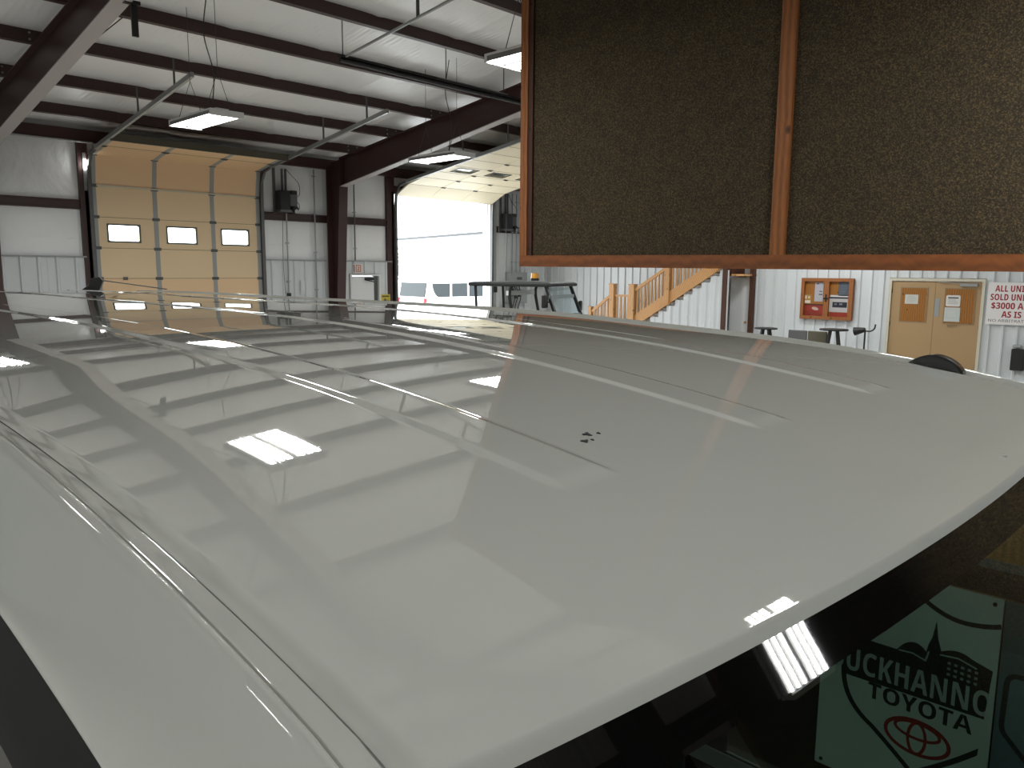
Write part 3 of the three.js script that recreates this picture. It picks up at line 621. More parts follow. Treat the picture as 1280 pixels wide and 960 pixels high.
{
  const t = thing('conduit', 'long pale conduit running level along the eave left of the closed tan door', 'conduit');
  mesh('pipe', [rod(V(3.9, 4.69, WN + 0.09), V(5.5, 4.69, WN + 0.09), 0.018, 8), rod(V(5.5, 4.69, WN + 0.09), V(5.5, 4.5, WN + 0.06), 0.018, 8)], mat.galv, t);
  const b = thing('safety_light', 'tiny lit indicator tube at the top left corner of the closed tan door', 'light', [5.35, 4.28, WN + 0.06]);
  mesh('tube', new THREE.CapsuleGeometry(0.03, 0.14, 4, 10), M(0xffffff, 0.4, { emissive: lin(1, 1, 0.95), emissiveIntensity: 2.5 }), b);
  mesh('bracket', BX(-0.03, 0.03, -0.5, 0.22, -0.06, -0.035), mat.galv, b);
  const pl = new THREE.PointLight(0xffffff, 0.02); pl.position.set(0, 0, 0); b.add(pl);
  const s = solo('switch_box', RB(0.09, 0.14, 0.06, 0.01, 9.66, 1.66, WN + 0.03), mat.black, 'black push-button box at the lower end of the conduit right of the closed door', 'switch box');
  solo('outlet_cover', J([BX(9.98, 10.1, 1.7, 2.02, WN + 0.005, WN + 0.03), BX(10.0, 10.08, 1.72, 2.0, WN + 0.03, WN + 0.036)]), mat.linerWall, 'narrow pale cover plate low on the ribbed wall left of the steel column', 'cover plate');
}
// door openers
function opener(x, y, s, label) {
  const t = thing('door_opener', label, 'door opener', [x, y, WN + 0.02]);
  mesh('bracket', [BX(-0.22, -0.17, -0.05, 0.98 * s, 0, 0.05), BX(0.0, 0.04, 0.2, 0.98 * s, 0.0, 0.04), BX(0.09, 0.13, 0.2, 0.98 * s, 0.0, 0.04), BX(-0.2, 0.12, -0.02, 0.03, 0, 0.3)], mat.galvDark, t);
  mesh('gearbox', RB(0.26, 0.46, 0.26, 0.03, -0.06, 0.24, 0.17), mat.black, t);
  mesh('control_box', RB(0.22, 0.32, 0.14, 0.015, 0.2, 0.28, 0.12), mat.galvDark, t);
  const mo = mesh('motor', [rod(V(0.18, 0.04, 0.06), V(0.18, 0.04, 0.32), 0.085, 16), rod(V(0.18, 0.04, 0.32), V(0.18, 0.04, 0.345), 0.06, 14)], mat.black, t);
  mesh('end_bell', rod(V(0.18, -0.0, 0.345), V(0.18, -0.0, 0.365), 0.05, 12), mat.galv, mo);
  mesh('junction_cap', RB(0.16, 0.09, 0.08, 0.02, 0.2, 0.44, 0.2), mat.black, t);
  mesh('loop_cable', wire([V(0.1, 0.98 * s, 0.05), V(0.22, 0.85, 0.08), V(0.4, 0.66, 0.1), V(0.42, 0.42, 0.1), V(0.3, 0.3, 0.12), V(0.4, 0.15, 0.12), V(0.33, 0.0, 0.14)], 0.007), mat.wireDark, t);
  mesh('chain_hoist', wire([V(-0.12, 0.1, 0.25), V(-0.12, -1.2, 0.2), V(-0.08, -1.9, 0.18)], 0.006), mat.wireDark, t);
  return t;
}
opener(9.55, 3.62, 1, 'dark motor opener on the wall right of the closed tan door');
opener(16.95, 3.5, 1.1, 'dark motor opener on the wall between the open doorway and the hanging board');
// electrical panel with hanging cords
{
  const t = thing('electrical_panel', 'grey electrical panel under the three conduits beside the open doorway', 'panel', [17.4, 0, WN + 0.02]);
  mesh('cabinet', RB(0.76, 0.95, 0.22, 0.012, 0, 1.77, 0.08), mat.grey, t); mesh('door', BX(-0.35, 0.35, 1.33, 2.21, 0.19, 0.205), mat.galv, t); mesh('name_plate', BX(-0.1, 0.12, 2.02, 2.1, 0.205, 0.208), mat.greyDark, t);
  const u = thing('charging_cords', 'tangle of black charging cords and plugs hanging on a grey board beside the panel', 'cords', [17.2, 0, WN + 0.05]);
  mesh('back_board', BX(-0.35, 0.35, 0.4, 1.28, 0.0, 0.03), mat.grey, u);
  for (const [dx, y0, y1] of [[-0.12, 1.9, 0.9], [-0.02, 1.8, 1.0], [0.1, 1.85, 0.8]]) mesh('cord', wire([V(dx, y0, 0.26), V(dx + 0.05, (y0 + y1) / 2 + 0.2, 0.3), V(dx - 0.06, (y0 + y1) / 2 - 0.2, 0.28), V(dx, y1, 0.26)], 0.014), mat.black, u);
  for (const [dx, y] of [[-0.2, 1.72], [-0.2, 1.58], [0.1, 1.68], [-0.05, 1.5], [0.12, 1.55]]) mesh('plug', RB(0.09, 0.09, 0.07, 0.015, dx, y, 0.27), mat.black, u);
  solo('light_switch', RB(0.1, 0.18, 0.06, 0.01, 16.57, 1.73, WN + 0.03), mat.black, 'small black switch on the grey jamb right of the open doorway', 'switch');
}
// paper notice and yellow sign by the personnel door (faces +z)
function faceZ(w, h, t) { return [new THREE.PlaneGeometry(w, h), M(0xffffff, 0.6, { map: t })]; }
{
  const t = thing('door_number_sign', 'small white sign with a red number above the white personnel door', 'sign', [11.66, 2.32, WN + 0.01]);
  mesh('plate', BX(-0.16, 0.16, -0.12, 0.12, -0.01, 0.0), mat.white, t);
  const [g, m] = faceZ(0.3, 0.22, lettering(128, 96, (x, w, h) => { x.fillStyle = '#d8d4cc'; x.fillRect(0, 0, w, h); x.fillStyle = '#7a3b2c'; x.fillRect(4, 6, 12, h - 12); x.strokeStyle = '#b0392b'; x.lineWidth = 8; x.strokeRect(36, 14, 56, 66); x.fillStyle = '#b0392b'; x.font = 'bold 56px sans-serif'; x.textAlign = 'center'; x.fillText('2', 64, 68); }));
  mesh('print', g.translate(0, 0, 0.003), m, t);
  const y = thing('caution_sign', 'small yellow sign on the ribbed wall right of the white personnel door', 'sign', [12.5, 1.52, WN + 0.015]);
  mesh('plate', BX(-0.15, 0.15, -0.13, 0.13, -0.012, 0.0), M(lin(0.6, 0.5, 0.05), 0.5), y);
  const [g2, m2] = faceZ(0.28, 0.24, lettering(128, 112, (x, w, h) => { x.fillStyle = '#c9b53a'; x.fillRect(0, 0, w, h); x.fillStyle = '#5d5a35'; x.fillRect(10, 10, w - 20, 20); x.beginPath(); x.arc(56, 66, 22, 0, 7); x.fill(); x.fillRect(84, 50, 30, 8); x.fillRect(84, 66, 30, 8); x.fillRect(84, 82, 30, 8); }));
  mesh('print', g2.translate(0, 0, 0.003), m2, y);
}

// ------------------------------------------------------------------ utility cart with canopy
{
  const t = thing('utility_cart', 'black-canopied utility cart with a windshield and an amber beacon on top', 'cart', [11.48, 0, -10.82], 0.0);
  // local: +x forward; heading to the right of the picture and a little towards the camera
  const yaw = 0.8008, phi = 0.5, hx = Math.cos(yaw) * Math.cos(phi) - Math.sin(yaw) * Math.sin(phi), hz = Math.sin(yaw) * Math.cos(phi) + Math.cos(yaw) * Math.sin(phi);
  t.rotation.y = -Math.atan2(hz, hx);
  const blk = M(lin(0.015, 0.016, 0.017), 0.4), canopyM = M(lin(0.014, 0.016, 0.017), 0.6);
  const s = new THREE.Shape(); s.moveTo(-0.86, -0.58); s.lineTo(0.84, -0.56); s.quadraticCurveTo(0.9, 0, 0.84, 0.56); s.lineTo(-0.86, 0.58); s.closePath();
  const g = new THREE.ExtrudeGeometry(s, { depth: 0.05, bevelEnabled: true, bevelSize: 0.06, bevelThickness: 0.035, bevelSegments: 3 }); g.rotateX(Math.PI / 2); const p = g.attributes.position;
  for (let i = 0; i < p.count; i++) { const x = p.getX(i); const z = p.getZ(i), dome = Math.max(0, 1 - (x / 0.95) ** 2) * Math.max(0, 1 - (z / 0.68) ** 2); p.setY(i, p.getY(i) * 0.7 + 2.06 + 0.12 * dome - 0.02 * (x / 0.95) ** 2); }
  g.computeVertexNormals(); const can = mesh('canopy', uvm(g), canopyM, t);
  const bc = mesh('beacon', [rod(V(0.3, 2.1, 0.1), V(0.3, 2.15, 0.1), 0.085, 18)], blk, t); mesh('lens', rod(V(0.3, 2.15, 0.1), V(0.3, 2.25, 0.1), 0.08, 18, 0.07), P(lin(0.75, 0.33, 0.02), 0.3, { clearcoat: 1 }), bc);
  for (const q of [-1, 1]) {
    mesh('post', bar(V(-0.74, 0.9, q * 0.56), V(-0.8, 2.03, q * 0.56), 0.04), blk, t);
    mesh('post', wire([V(0.12, 0.85, q * 0.56), V(0.06, 1.4, q * 0.56), V(-0.02, 1.88, q * 0.56), V(0.05, 2.05, q * 0.52)], 0.032), blk, t);
    mesh('windshield_post', bar(V(1.18, 1.0, q * 0.6), V(0.76, 2.04, q * 0.56), 0.055), blk, t);
    for (const x of [-0.85, 1.05]) { const wh = mesh('wheel', rod(V(x, 0.3, q * 0.48), V(x, 0.3, q * 0.72), 0.3, 20), mat.rubber, t); mesh('rim', rod(V(x, 0.3, q * 0.7), V(x, 0.3, q * 0.735), 0.15, 14), mat.galv, wh); }
  }
  const mr = mesh('mirror', RB(0.07, 0.24, 0.16, 0.02, 0.83, 1.72, 0.72), blk, t); mesh('mirror_arm', rod(V(0.83, 1.72, 0.7), V(0.9, 1.7, 0.6), 0.014), blk, mr);
  mesh('mirror', RB(0.06, 0.2, 0.09, 0.02, 0.95, 1.6, -0.68), blk, t);
  const pane = (y0, y1) => { const f = (y) => 1.18 - 0.404 * (y - 1.0); return bar(V(f(y0), y0, 0), V(f(y1), y1, 0), 1.16, 0.006, V(1, 0, 0)); };
  const ws = mesh('windshield', [pane(1.02, 1.98)], P(lin(0.86, 0.92, 0.95), 0.0, { transmission: 1, thickness: 0 }), t);
  mesh('windshield_rail', [bar(V(0.86, 1.8, -0.6), V(0.86, 1.8, 0.6), 0.02, 0.07)], M(lin(0.25, 0.29, 0.31), 0.3), ws);
  mesh('windshield_rail', bar(V(1.0, 1.45, -0.6), V(1.0, 1.45, 0.6), 0.02, 0.035), M(lin(0.25, 0.29, 0.31), 0.4), ws);
  mesh('cross_bar', bar(V(-0.05, 1.86, -0.6), V(-0.05, 1.86, 0.6), 0.05, 0.09), mat.white, t);
  const sw = new THREE.TorusGeometry(0.17, 0.016, 8, 22); sw.rotateY(Math.PI / 2); sw.rotateZ(0.55); sw.translate(0.62, 1.18, 0.28); mesh('steering_wheel', [uvm(sw), rod(V(0.62, 1.18, 0.28), V(0.95, 0.95, 0.28), 0.02)], blk, t);
  mesh('seat', [RB(0.5, 0.14, 1.1, 0.04, 0.1, 0.82, 0), RB(0.12, 0.46, 1.1, 0.04, -0.16, 1.08, 0)], blk, t);
  mesh('body', [RB(0.75, 0.62, 1.25, 0.1, 1.1, 0.7, 0), RB(1.5, 0.24, 1.2, 0.05, 0.1, 0.45, 0)], M(lin(0.04, 0.07, 0.05), 0.4), t);
  mesh('cargo_bed', [BX(-1.3, -0.35, 0.62, 0.68, -0.66, 0.66), BX(-1.3, -0.35, 0.68, 0.92, -0.66, -0.62), BX(-1.3, -0.35, 0.68, 0.92, 0.62, 0.66), BX(-1.3, -1.26, 0.68, 0.92, -0.66, 0.66)], blk, t);
}

// ------------------------------------------------------------------ staircase against the end wall
{
  const X0 = 18.2, t = thing('staircase', 'pine staircase with balusters rising along the white end wall', 'staircase');
  const W = mat.stairWood;
  const newel = (z, y0, y1, w = 0.14) => { const o = mesh('newel_post', BX(X0 - w / 2, X0 + w / 2, y0, y1, z - w / 2, z + w / 2), W, t); mesh('post_cap', RB(w + 0.03, 0.03, w + 0.03, 0.008, X0, y1 + 0.012, z), W, o); };
  newel(-14.42, 0, 1.24, 0.11); newel(-13.62, 0, 1.92, 0.16); newel(-12.92, 0, 1.92, 0.17); newel(-11.78, 1.42, 2.62, 0.15); newel(-10.3, 2.35, 3.6, 0.15);
  // handrails, stringers
  mesh('handrail', bar(V(X0, 1.12, -14.36), V(X0, 1.60, -13.7), 0.06, 0.075), W, t);
  mesh('handrail', bar(V(X0, 1.61, -13.54), V(X0, 1.61, -13.0), 0.06, 0.06), W, t);
  mesh('handrail', bar(V(X0, 1.78, -12.84), V(X0, 2.40, -11.82), 0.06, 0.085), W, t);
  mesh('handrail', bar(V(X0, 2.44, -11.72), V(X0, 3.30, -10.36), 0.06, 0.085), W, t);
  mesh('stringer', bar(V(X0, 0.78, -13.05), V(X0, 2.66, -10.0), 0.05, 0.28), W, t);
  mesh('stringer', bar(V(X0, 0.12, -14.5), V(X0, 0.66, -13.6), 0.05, 0.28), W, t);
  mesh('landing', [BX(X0, WE - 0.04, 0.7, 0.74, -13.7, -12.85), BX(X0 - 0.02, X0 + 0.02, 0.5, 0.74, -13.7, -12.85)], W, t);
  const bal = (z, y0, y1) => mesh('baluster', BX(X0 - 0.02, X0 + 0.02, y0, y1, z - 0.02, z + 0.02), W, t);
  for (let i = 0; i < 5; i++) { const z = -14.27 + i * 0.12; bal(z, 0.25 + (z + 14.4) * 0.6, 1.12 + (z + 14.36) * 0.72); }
  for (let i = 0; i < 4; i++) bal(-13.46 + i * 0.13, 0.72, 1.6);
  for (let i = 0; i < 8; i++) { const z = -12.76 + i * 0.115; bal(z, 0.98 + (z + 12.9) * 0.616, 1.78 + (z + 12.84) * 0.608); }
  for (let i = 0; i < 10; i++) { const z = -11.63 + i * 0.118; bal(z, 1.65 + (z + 11.8) * 0.616, 2.44 + (z + 11.72) * 0.632); }
  for (let i = 0; i < 11; i++) { const z = -12.8 + i * 0.26, y = 0.86 + (i + 1) * 0.160; mesh('tread', BX(X0, WE - 0.04, y - 0.035, y, z, z + 0.28), W, t); }
  for (let i = 0; i < 4; i++) mesh('tread', BX(X0, WE - 0.04, 0.145 * (i + 1) - 0.035, 0.145 * (i + 1), -14.6 + i * 0.24, -14.34 + i * 0.24), W, t);
  // ribbed enclosure below the flight, corner post and the little door behind it
  const e = struct('wall_stair', 'ribbed white panels closing the space below the stair flight');
  for (let z = -12.86, i = 0; z < -10.13; z += 0.262, i++) {
    const y = Math.max(0.3, 0.66 + (z + 0.13 + 12.95) * 0.6163 - 0.06);
    const o = mesh('liner_panel', sheet(0.26, y, 1), mat.linerWall, e); o.rotation.y = -Math.PI / 2; o.position.set(X0 + 0.03, 0, z);
  }
  mesh('corner_post', BX(X0 - 0.02, X0 + 0.14, 0, 2.9, -10.14, -10.02), mat.pineDark, e);
  mesh('beam', BX(X0 + 0.1, WE, 2.2, 2.42, -10.0, -9.95), mat.pineDark, e);
  mesh('post', BX(18.72, 18.86, 0, 2.9, -9.66, -9.56), mat.pineDark, e);
  mesh('soffit', BX(18.3, WE, 2.2, 2.25, -10.2, -9.6), mat.stairWood, e);
  const d = struct('door_5', 'narrow pale door in the recess behind the stair post');
  mesh('door_leaf', BX(18.9, 18.94, 0.01, 2.16, -10.28, -9.74), mat.white, d);
  mesh('door_handle', [rod(V(18.86, 1.0, -9.82), V(18.9, 1.0, -9.82), 0.03, 10)], mat.stairWood, d);
}
// ------------------------------------------------------------------ things on the end wall
{
  const t = thing('notice_cabinet', 'wooden two-door notice cabinet with papers on the ribbed end wall', 'notice board', [WE - 0.03, 0, -7.74]);
  const W = mat.pineV, hw = 0.63;
  mesh('back_panel', BX(0.02, 0.04, 1.2, 2.15, -hw, hw), mat.oakPanel, t);
  mesh('frame', [BX(-0.06, 0.03, 2.09, 2.17, -hw, hw), BX(-0.06, 0.03, 1.17, 1.25, -hw, hw), BX(-0.06, 0.03, 1.25, 2.09, -hw, -hw + 0.08), BX(-0.06, 0.03, 1.25, 2.09, hw - 0.1, hw), BX(-0.06, 0.03, 1.25, 2.09, -0.06, 0.06)], W, t);
  for (const s of [-1, 1]) mesh('knob', rod(V(-0.09, 1.68, s * 0.035), V(-0.06, 1.68, s * 0.035), 0.02, 8), mat.black, t);
  mesh('latch', BX(-0.075, -0.06, 1.6, 1.78, -0.015, 0.015), mat.black, t);
}
function paper(name, label, z, y, w, h, draw, x = WE - 0.016, cat = 'paper', hasBack = 0.004) {
  const t = thing(name, label, cat, [x, y, z]);
  mesh('sheet', BX(0, hasBack, -h / 2, h / 2, -w / 2, w / 2), mat.white, t);
  const k = 256 / Math.max(w, h), [g, m] = face(w, h, lettering(Math.max(32, Math.round(w * k)), Math.max(32, Math.round(h * k)), draw)); mesh('print', g.translate(-0.0015, 0, 0), m, t);
  return t;
}
const lines = (x, w, h, c, x0, y0, x1, y1, n) => { x.fillStyle = c; for (let i = 0; i < n; i++) x.fillRect(w * x0, h * (y0 + (y1 - y0) * i / n), w * (x1 - x0) * (0.75 + 0.25 * Math.sin(i * 7)), h * (y1 - y0) / n * 0.4); };
paper('poster', 'red flyer low in the left half of the notice cabinet', -8.06, 1.38, 0.5, 0.32, (x, w, h) => { x.fillStyle = '#8e2c1c'; x.fillRect(0, 0, w, h); x.fillStyle = '#4a1a14'; x.fillRect(0, 0, w, h * 0.12); x.fillStyle = '#b9a09a'; x.beginPath(); x.ellipse(w * 0.58, h * 0.36, w * 0.17, h * 0.12, 0.2, 0, 7); x.fill(); lines(x, w, h, '#6a1f18', 0.08, 0.55, 0.92, 0.95, 4); });
paper('note_sheet', 'tall white sheet at the upper right of the notice cabinet left half', -7.95, 1.83, 0.21, 0.46, (x, w, h) => { x.fillStyle = '#a9a7ae'; x.fillRect(0, 0, w, h); x.fillStyle = '#35353c'; x.fillRect(w * 0.2, h * 0.04, w * 0.3, h * 0.05); x.fillRect(w * 0.55, h * 0.44, w * 0.35, h * 0.04); x.fillRect(w * 0.5, h * 0.6, w * 0.45, h * 0.05); });
paper('small_card', 'two small pale cards pinned at the left of the notice cabinet', -8.22, 1.65, 0.17, 0.22, (x, w, h) => { x.fillStyle = '#a8813f'; x.fillRect(0, 0, w, h); x.fillStyle = '#d8cfc0'; x.fillRect(w * 0.12, h * 0.1, w * 0.25, h * 0.35); x.fillRect(w * 0.6, h * 0.16, w * 0.2, h * 0.25); x.fillRect(w * 0.1, h * 0.62, w * 0.8, h * 0.3); });
paper('blue_sheet', 'slate blue sheet at the upper right of the notice cabinet', -7.34, 1.93, 0.27, 0.36, (x, w, h) => { x.fillStyle = '#4c535e'; x.fillRect(0, 0, w, h); lines(x, w, h, '#59616e', 0.15, 0.15, 0.85, 0.9, 7); });
paper('car_flyer', 'white flyer with a dark vehicle picture in the notice cabinet right half', -7.46, 1.54, 0.47, 0.36, (x, w, h) => { x.fillStyle = '#b5b0b0'; x.fillRect(0, 0, w, h); x.fillStyle = '#2a2c33'; x.fillRect(0, 0, w, h * 0.1); x.fillStyle = '#23252d'; x.fillRect(w * 0.2, h * 0.33, w * 0.74, h * 0.36); x.fillStyle = '#6f7482'; x.fillRect(w * 0.3, h * 0.42, w * 0.12, h * 0.1); x.fillRect(w * 0.55, h * 0.4, w * 0.16, h * 0.12); });
paper('red_strip', 'narrow red strip at the bottom of the notice cabinet right half', -7.44, 1.30, 0.42, 0.1, (x, w, h) => { x.fillStyle = '#8f2a18'; x.fillRect(0, 0, w, h); });
paper('white_strip', 'narrow white strip above the car flyer in the notice cabinet', -7.44, 1.745, 0.46, 0.045, (x, w, h) => { x.fillStyle = '#cfcccb'; x.fillRect(0, 0, w, h); });
paper('door_notice', 'white notice taped to the boarded window of the left door leaf', -5.83, 1.72, 0.28, 0.21, (x, w, h) => { x.fillStyle = '#c4c3bb'; x.fillRect(0, 0, w, h); lines(x, w, h, '#b0b0aa', 0.15, 0.15, 0.85, 0.85, 5); }, WE + 0.004);
paper('door_notice', 'white rounded notice, upper of two on the right door leaf', -4.98, 1.71, 0.29, 0.25, (x, w, h) => { x.fillStyle = '#8c6a3a'; x.fillRect(0, 0, w, h); x.fillStyle = '#d4d2cc'; x.beginPath(); x.roundRect(2, 2, w - 4, h - 4, 30); x.fill(); x.fillStyle = '#4a4a4e'; x.fillRect(w * 0.15, h * 0.18, w * 0.7, h * 0.12); lines(x, w, h, '#a9a9ab', 0.15, 0.4, 0.85, 0.85, 4); }, WE + 0.004);
paper('door_notice', 'grey-white notice, lower of two on the right door leaf', -4.98, 1.41, 0.31, 0.31, (x, w, h) => { x.fillStyle = '#c2c6c2'; x.fillRect(0, 0, w, h); x.strokeStyle = '#9aa19e'; x.lineWidth = 3; x.strokeRect(w * 0.15, h * 0.15, w * 0.65, h * 0.6); }, WE + 0.004);
{
  // sale terms sign
  const w = 0.95, h = 0.89, t = thing('terms_sign', 'white sign with bold red lettering at the right edge of the end wall', 'sign', [WE - 0.05, 1.685, -4.32 + w / 2]);
  mesh('panel', BX(0, 0.03, -h / 2, h / 2, -w / 2, w / 2), mat.white, t);
  const [g, m] = face(w - 0.02, h - 0.02, lettering(1024, 960, (x, W, H) => {
    x.fillStyle = '#e6e2e0'; x.fillRect(0, 0, W, H); x.textAlign = 'center'; x.fillStyle = '#9c1f2e';
    const row = (s, y, px, ww) => { x.font = 'bold ' + px + 'px sans-serif'; const k = ww / x.measureText(s).width; x.save(); x.translate(W / 2, y); x.scale(k, 1); x.fillText(s, 0, 0); x.lineWidth = 4; x.strokeStyle = '#9c1f2e'; x.strokeText(s, 0, 0); x.restore(); };
    row('ALL UNITS', 205, 195, 740); row('SOLD UNDER', 402, 195, 920); row('$3000 ARE', 600, 195, 860); row('AS IS', 798, 195, 400);
    x.fillStyle = '#55484e'; x.font = '84px sans-serif'; x.save(); x.translate(W / 2, 905); x.scale(940 / x.measureText('NO ARBITRATION').width, 1); x.fillText('NO ARBITRATION', 0, 0); x.restore();
  })); mesh('lettering', g.translate(-0.002, 0, 0), m, t);
}
// tables and chairs along the end wall
function barTable(x, z, h, r, label) {
  const t = thing('bar_table', label, 'table', [x, 0, z]);
  mesh('tabletop', rod(V(0, h - 0.03, 0), V(0, h, 0), r, 28), mat.black, t);
  for (let i = 0; i < 4; i++) { const a = i * 1.571 + 0.5; mesh('leg', bar(V(Math.cos(a) * 0.1, h - 0.03, Math.sin(a) * 0.1), V(Math.cos(a) * 0.3, 0, Math.sin(a) * 0.3), 0.05), mat.black, t); }
}
barTable(17.2, -6.82, 1.075, 0.3, 'black round high table below the notice cabinet');
barTable(17.4, -8.5, 1.0, 0.26, 'black round high table left of the two chair backs');
function chair(x, z, h, m, label) {
  const t = thing('chair', label, 'chair', [x, 0, z]);
  mesh('backrest', RB(0.05, 0.42, 0.44, 0.02, -0.2, h - 0.21, 0), m, t); mesh('seat', RB(0.44, 0.05, 0.44, 0.02, 0.02, h - 0.5, 0), m, t);
  for (const a of [-0.19, 0.2]) for (const b of [-0.19, 0.19]) mesh('leg', bar(V(a, 0, b), V(a, h - 0.5, b), 0.028), mat.black, t);
}
chair(17.6, -7.72, 0.99, mat.greyDark, 'dark chair, left of two whose backs show below the notice cabinet');
chair(17.6, -7.26, 0.99, M(lin(0.09, 0.08, 0.05), 0.7), 'dark olive chair, right of two whose backs show below the notice cabinet');
{
  const t = thing('clamp_lamp', 'small black lamp head with a hooked arm left of the double door', 'lamp', [18.5, 0.98, -6.62]);
  const g = new THREE.CylinderGeometry(0.05, 0.1, 0.24, 14); g.rotateX(1.35); g.translate(0, 0.0, -0.12); mesh('head', uvm(g), mat.black, t);
  mesh('arm', wire([V(0, 0.0, 0), V(0, 0.0, 0.12), V(0, 0.06, 0.2), V(0, 0.16, 0.22)], 0.018), mat.black, t);
  mesh('stand', [rod(V(0, -0.98, 0), V(0, 0.0, 0), 0.02), rod(V(0, -0.98, 0), V(0, -0.95, 0), 0.16, 18)], mat.black, t);
  const s = thing('wall_dispenser', 'dark wall dispenser with a bright metal top below the red-lettered sign', 'dispenser', [WE - 0.06, 0.78, -3.68]);
  mesh('cabinet', RB(0.16, 0.45, 0.24, 0.02, 0, -0.25, 0.03), mat.black, s); mesh('spout', RB(0.12, 0.06, 0.16, 0.02, -0.02, 0.03, 0), mat.galv, s);
}

// ------------------------------------------------------------------ hanging board in front of the end wall
{
  const X = 5.0, t = thing('panel_board', 'huge brown speckled panel board in a pine frame filling the upper right', 'board', [X, 0, 0]);
  const Z0 = -4.74, Z1 = 4.9, yb = (z) => 2.335 - 0.006 * (z - Z0), top = 6.1, tw = 0.095;
  mesh('bottom_rail', bar(V(0, yb(Z0) + tw / 2, Z0), V(0, yb(Z1) + tw / 2, Z1), 0.06, tw), mat.pineU, t);
  mesh('top_rail', BX(-0.03, 0.03, top - 0.09, top, Z0, Z1), mat.pineU, t);
  const zs = [Z0 + 0.03, -2.385, 0.0, 2.4, Z1 - 0.05];
  for (const z of zs) { mesh('stile', BX(-0.03, 0.03, yb(z) + tw, top - 0.09, z - 0.05 + (z === zs[0] ? 0.02 : 0), z + 0.05), mat.pineV, t); }
  for (let i = 0; i < 4; i++) mesh('speckled_panel', BX(0.0, 0.02, yb(0) + tw - 0.01, top - 0.08, zs[i] + 0.04, zs[i + 1] - 0.04), mat.carpet, t);
  mesh('reveal_strip', BX(-0.02, 0.02, yb(Z0) + tw, top - 0.09, Z0 + 0.08, Z0 + 0.13), mat.pineDark, t);
  for (const z of [-3.2, 0.6, 3.0]) mesh('hanger_chain', rod(V(0, top, z), V(0, roofY(z) + 0.05, z), 0.012, 6), mat.galvDark, t);
}
// ------------------------------------------------------------------ lane barrier with sponsor signs beyond the van
{
  const X = 2.93, t = thing('lane_barrier', 'low dark wooden barrier with a black cap rail beyond the van windshield', 'barrier', [X, 0, 0]);
  mesh('board', BX(0.0, 0.04, 0.1, 1.2, -5.5, 2.2), M(lin(0.05, 0.03, 0.02), 0.7), t);
  for (let z = -5.3; z < 2.3; z += 1.5) mesh('post', BX(0.04, 0.13, 0, 1.22, z - 0.045, z + 0.045), mat.pineDark, t);
  mesh('cap_rail', BX(-0.03, 0.07, 1.235, 1.325, -5.5, 2.2), mat.rubber, t);
  const c = thing('auction_counter', 'brown plywood counter front behind the lane barrier', 'counter', [4.7, 0, 0]);
  mesh('front_panel', [BX(0, 0.03, 0.02, 1.3, -4.6, -1.7), BX(0, 0.03, 0.02, 1.3, -1.69, 2.3)], mat.ply, c);
  mesh('countertop', BX(-0.08, 0.5, 1.3, 1.34, -4.6, 2.3), mat.ply, c);
}
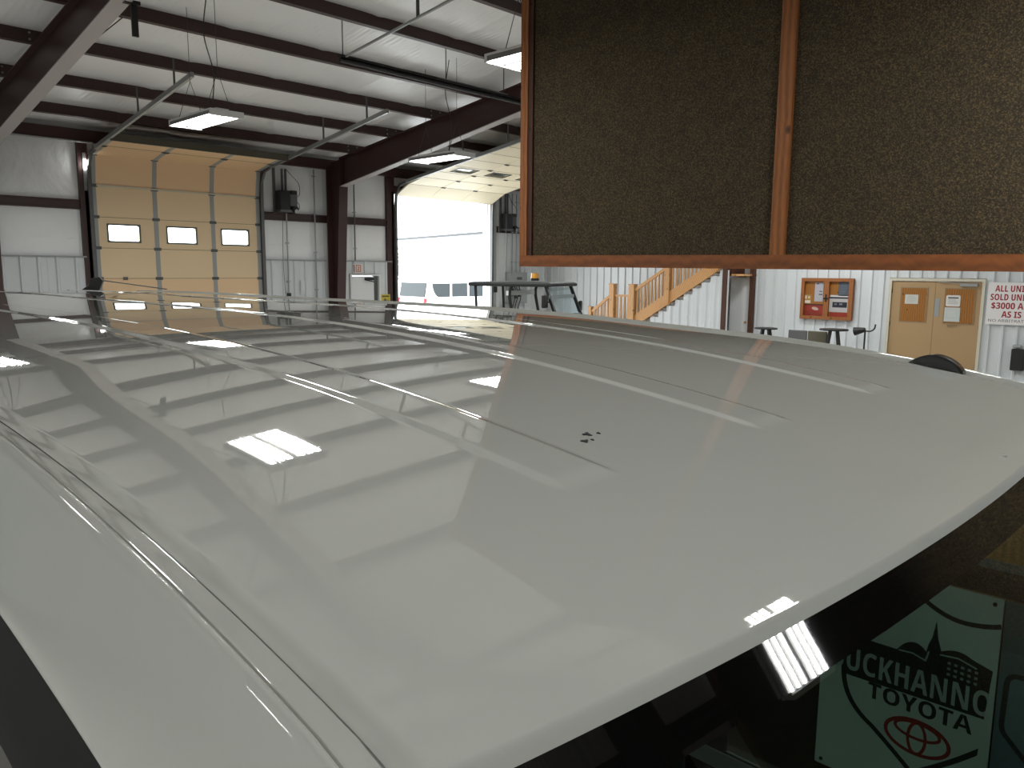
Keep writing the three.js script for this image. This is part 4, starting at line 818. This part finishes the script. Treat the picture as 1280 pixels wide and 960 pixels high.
{
  const w = 0.585, h = 0.857, zr = -0.527, t = thing('dealer_sign', 'white sign with a dark shield, church skyline and red oval emblem behind the windshield', 'sign', [2.9, 0.80, zr - w / 2]);
  mesh('panel', BX(0.002, 0.012, -h / 2, h / 2, -w / 2, w / 2), mat.white, t);
  for (const [a, b] of [[-1, -1], [1, -1], [-1, 1], [1, 1]]) mesh('screw', rod(V(-0.006, b * (h / 2 - 0.022), a * (w / 2 - 0.025)), V(0.004, b * (h / 2 - 0.022), a * (w / 2 - 0.025)), 0.007, 8), mat.black, t);
  const [g, m] = face(w, h, lettering(704, 1032, (x, W, H) => {
    x.fillStyle = '#dfeae4'; x.fillRect(0, 0, W, H); const ink = '#161614';
    const pth = (pts) => { x.beginPath(); pts.forEach(([u, v, a, b], i) => !i ? x.moveTo(u * W, v * H) : a !== undefined ? x.quadraticCurveTo(u * W, v * H, a * W, b * H) : x.lineTo(u * W, v * H)); };
    x.save(); pth([[0, 0], [1.02, 0], [1.0, 0.2], [0.98, 0.3], [0.96, 0.5], [0.944, 0.66], [0.93, 1], [0, 1]]); x.clip();
    x.strokeStyle = ink; x.lineJoin = 'round'; x.lineWidth = 22; pth([[0.15, 0.46], [0.13, 0.64, 0.345, 0.72], [0.48, 0.79, 0.60, 0.862], [0.80, 0.76, 0.96, 0.645]]); x.stroke();
    x.lineWidth = 20; pth([[0.45, 0.0], [0.66, 0.155, 0.86, 0.134], [0.94, 0.128, 1.0, 0.11]]); x.stroke();
    x.fillStyle = ink; pth([[0.14, 0.525], [0.12, 0.40], [0.30, 0.335], [0.46, 0.335], [0.487, 0.308], [0.56, 0.255, 0.625, 0.305], [0.635, 0.27], [0.652, 0.235], [0.668, 0.16], [0.684, 0.235], [0.70, 0.27], [0.706, 0.285], [0.79, 0.245, 0.872, 0.279], [1.0, 0.305], [1.0, 0.51]]); x.fill();
    x.strokeStyle = '#c8d2cc'; x.lineWidth = 7; pth([[0.47, 0.335], [0.55, 0.33], [0.625, 0.345], [0.64, 0.30]]); x.stroke(); pth([[0.70, 0.30], [0.80, 0.292], [0.90, 0.312]]); x.stroke();
    x.fillStyle = '#aab2ae'; for (let i = 0; i < 5; i++) for (let j = 0; j < 3; j++) x.fillRect(W * (0.745 + i * 0.036), H * (0.318 + j * 0.024 + i * 0.001), 13, 12);
    x.fillStyle = '#c9d3ce'; x.textAlign = 'center';
    const fit = (q, cx, y, p, ww, c) => { x.font = 'bold ' + p + 'px sans-serif'; const k = ww / x.measureText(q).width; x.save(); x.translate(cx, y); x.scale(k, 1); x.fillText(q, 0, 0); x.restore(); };
    fit('BUCKHANNON', W * 0.585, H * 0.498, 150, W * 1.06);
    x.fillStyle = ink; fit('TOYOTA', W * 0.605, H * 0.594, 104, W * 0.60);
    x.strokeStyle = '#a8281f'; x.lineWidth = 16; const cx = W * 0.613, cy = H * 0.697;
    x.beginPath(); x.ellipse(cx, cy, W * 0.182, H * 0.074, 0, 0, 7); x.stroke();
    x.lineWidth = 13; x.beginPath(); x.ellipse(cx, cy + H * 0.004, W * 0.05, H * 0.069, 0, 0, 7); x.stroke();
    x.beginPath(); x.ellipse(cx, cy - H * 0.03, W * 0.128, H * 0.035, 0, 0, 7); x.stroke();
    x.restore();
  }), 0.4); mesh('print', g.translate(-0.0005, 0, 0), m, t);
  const b = thing('sponsor_sign', 'dark bluish sign panel standing right against the white dealer sign', 'sign', [2.9, 0.80, zr + 0.006 + 0.3]);
  mesh('panel', BX(0.002, 0.012, -h / 2, h / 2, -0.3, 0.3), M(lin(0.2, 0.28, 0.31), 0.5), b);
  const [g2, m2] = face(0.6, h, lettering(720, 1032, (x, W, H) => {
    x.fillStyle = '#6c8088'; x.fillRect(0, 0, W, H); x.fillStyle = '#5c7078'; x.fillRect(0, 0, W, H * 0.2);
    x.fillStyle = '#7b929b'; x.strokeStyle = '#20282c'; x.lineWidth = 20; x.lineJoin = 'round'; x.beginPath(); x.moveTo(70, 300); x.lineTo(640, 300); x.quadraticCurveTo(690, 300, 690, 350); x.lineTo(690, 560); x.lineTo(400, 830); x.lineTo(300, 830); x.lineTo(40, 560); x.quadraticCurveTo(24, 540, 26, 500); x.lineTo(30, 340); x.quadraticCurveTo(34, 300, 70, 300); x.fill(); x.stroke();
  })); mesh('print', g2.translate(-0.0005, 0, 0), m2, b);
}
renderer.render(scene, camera);
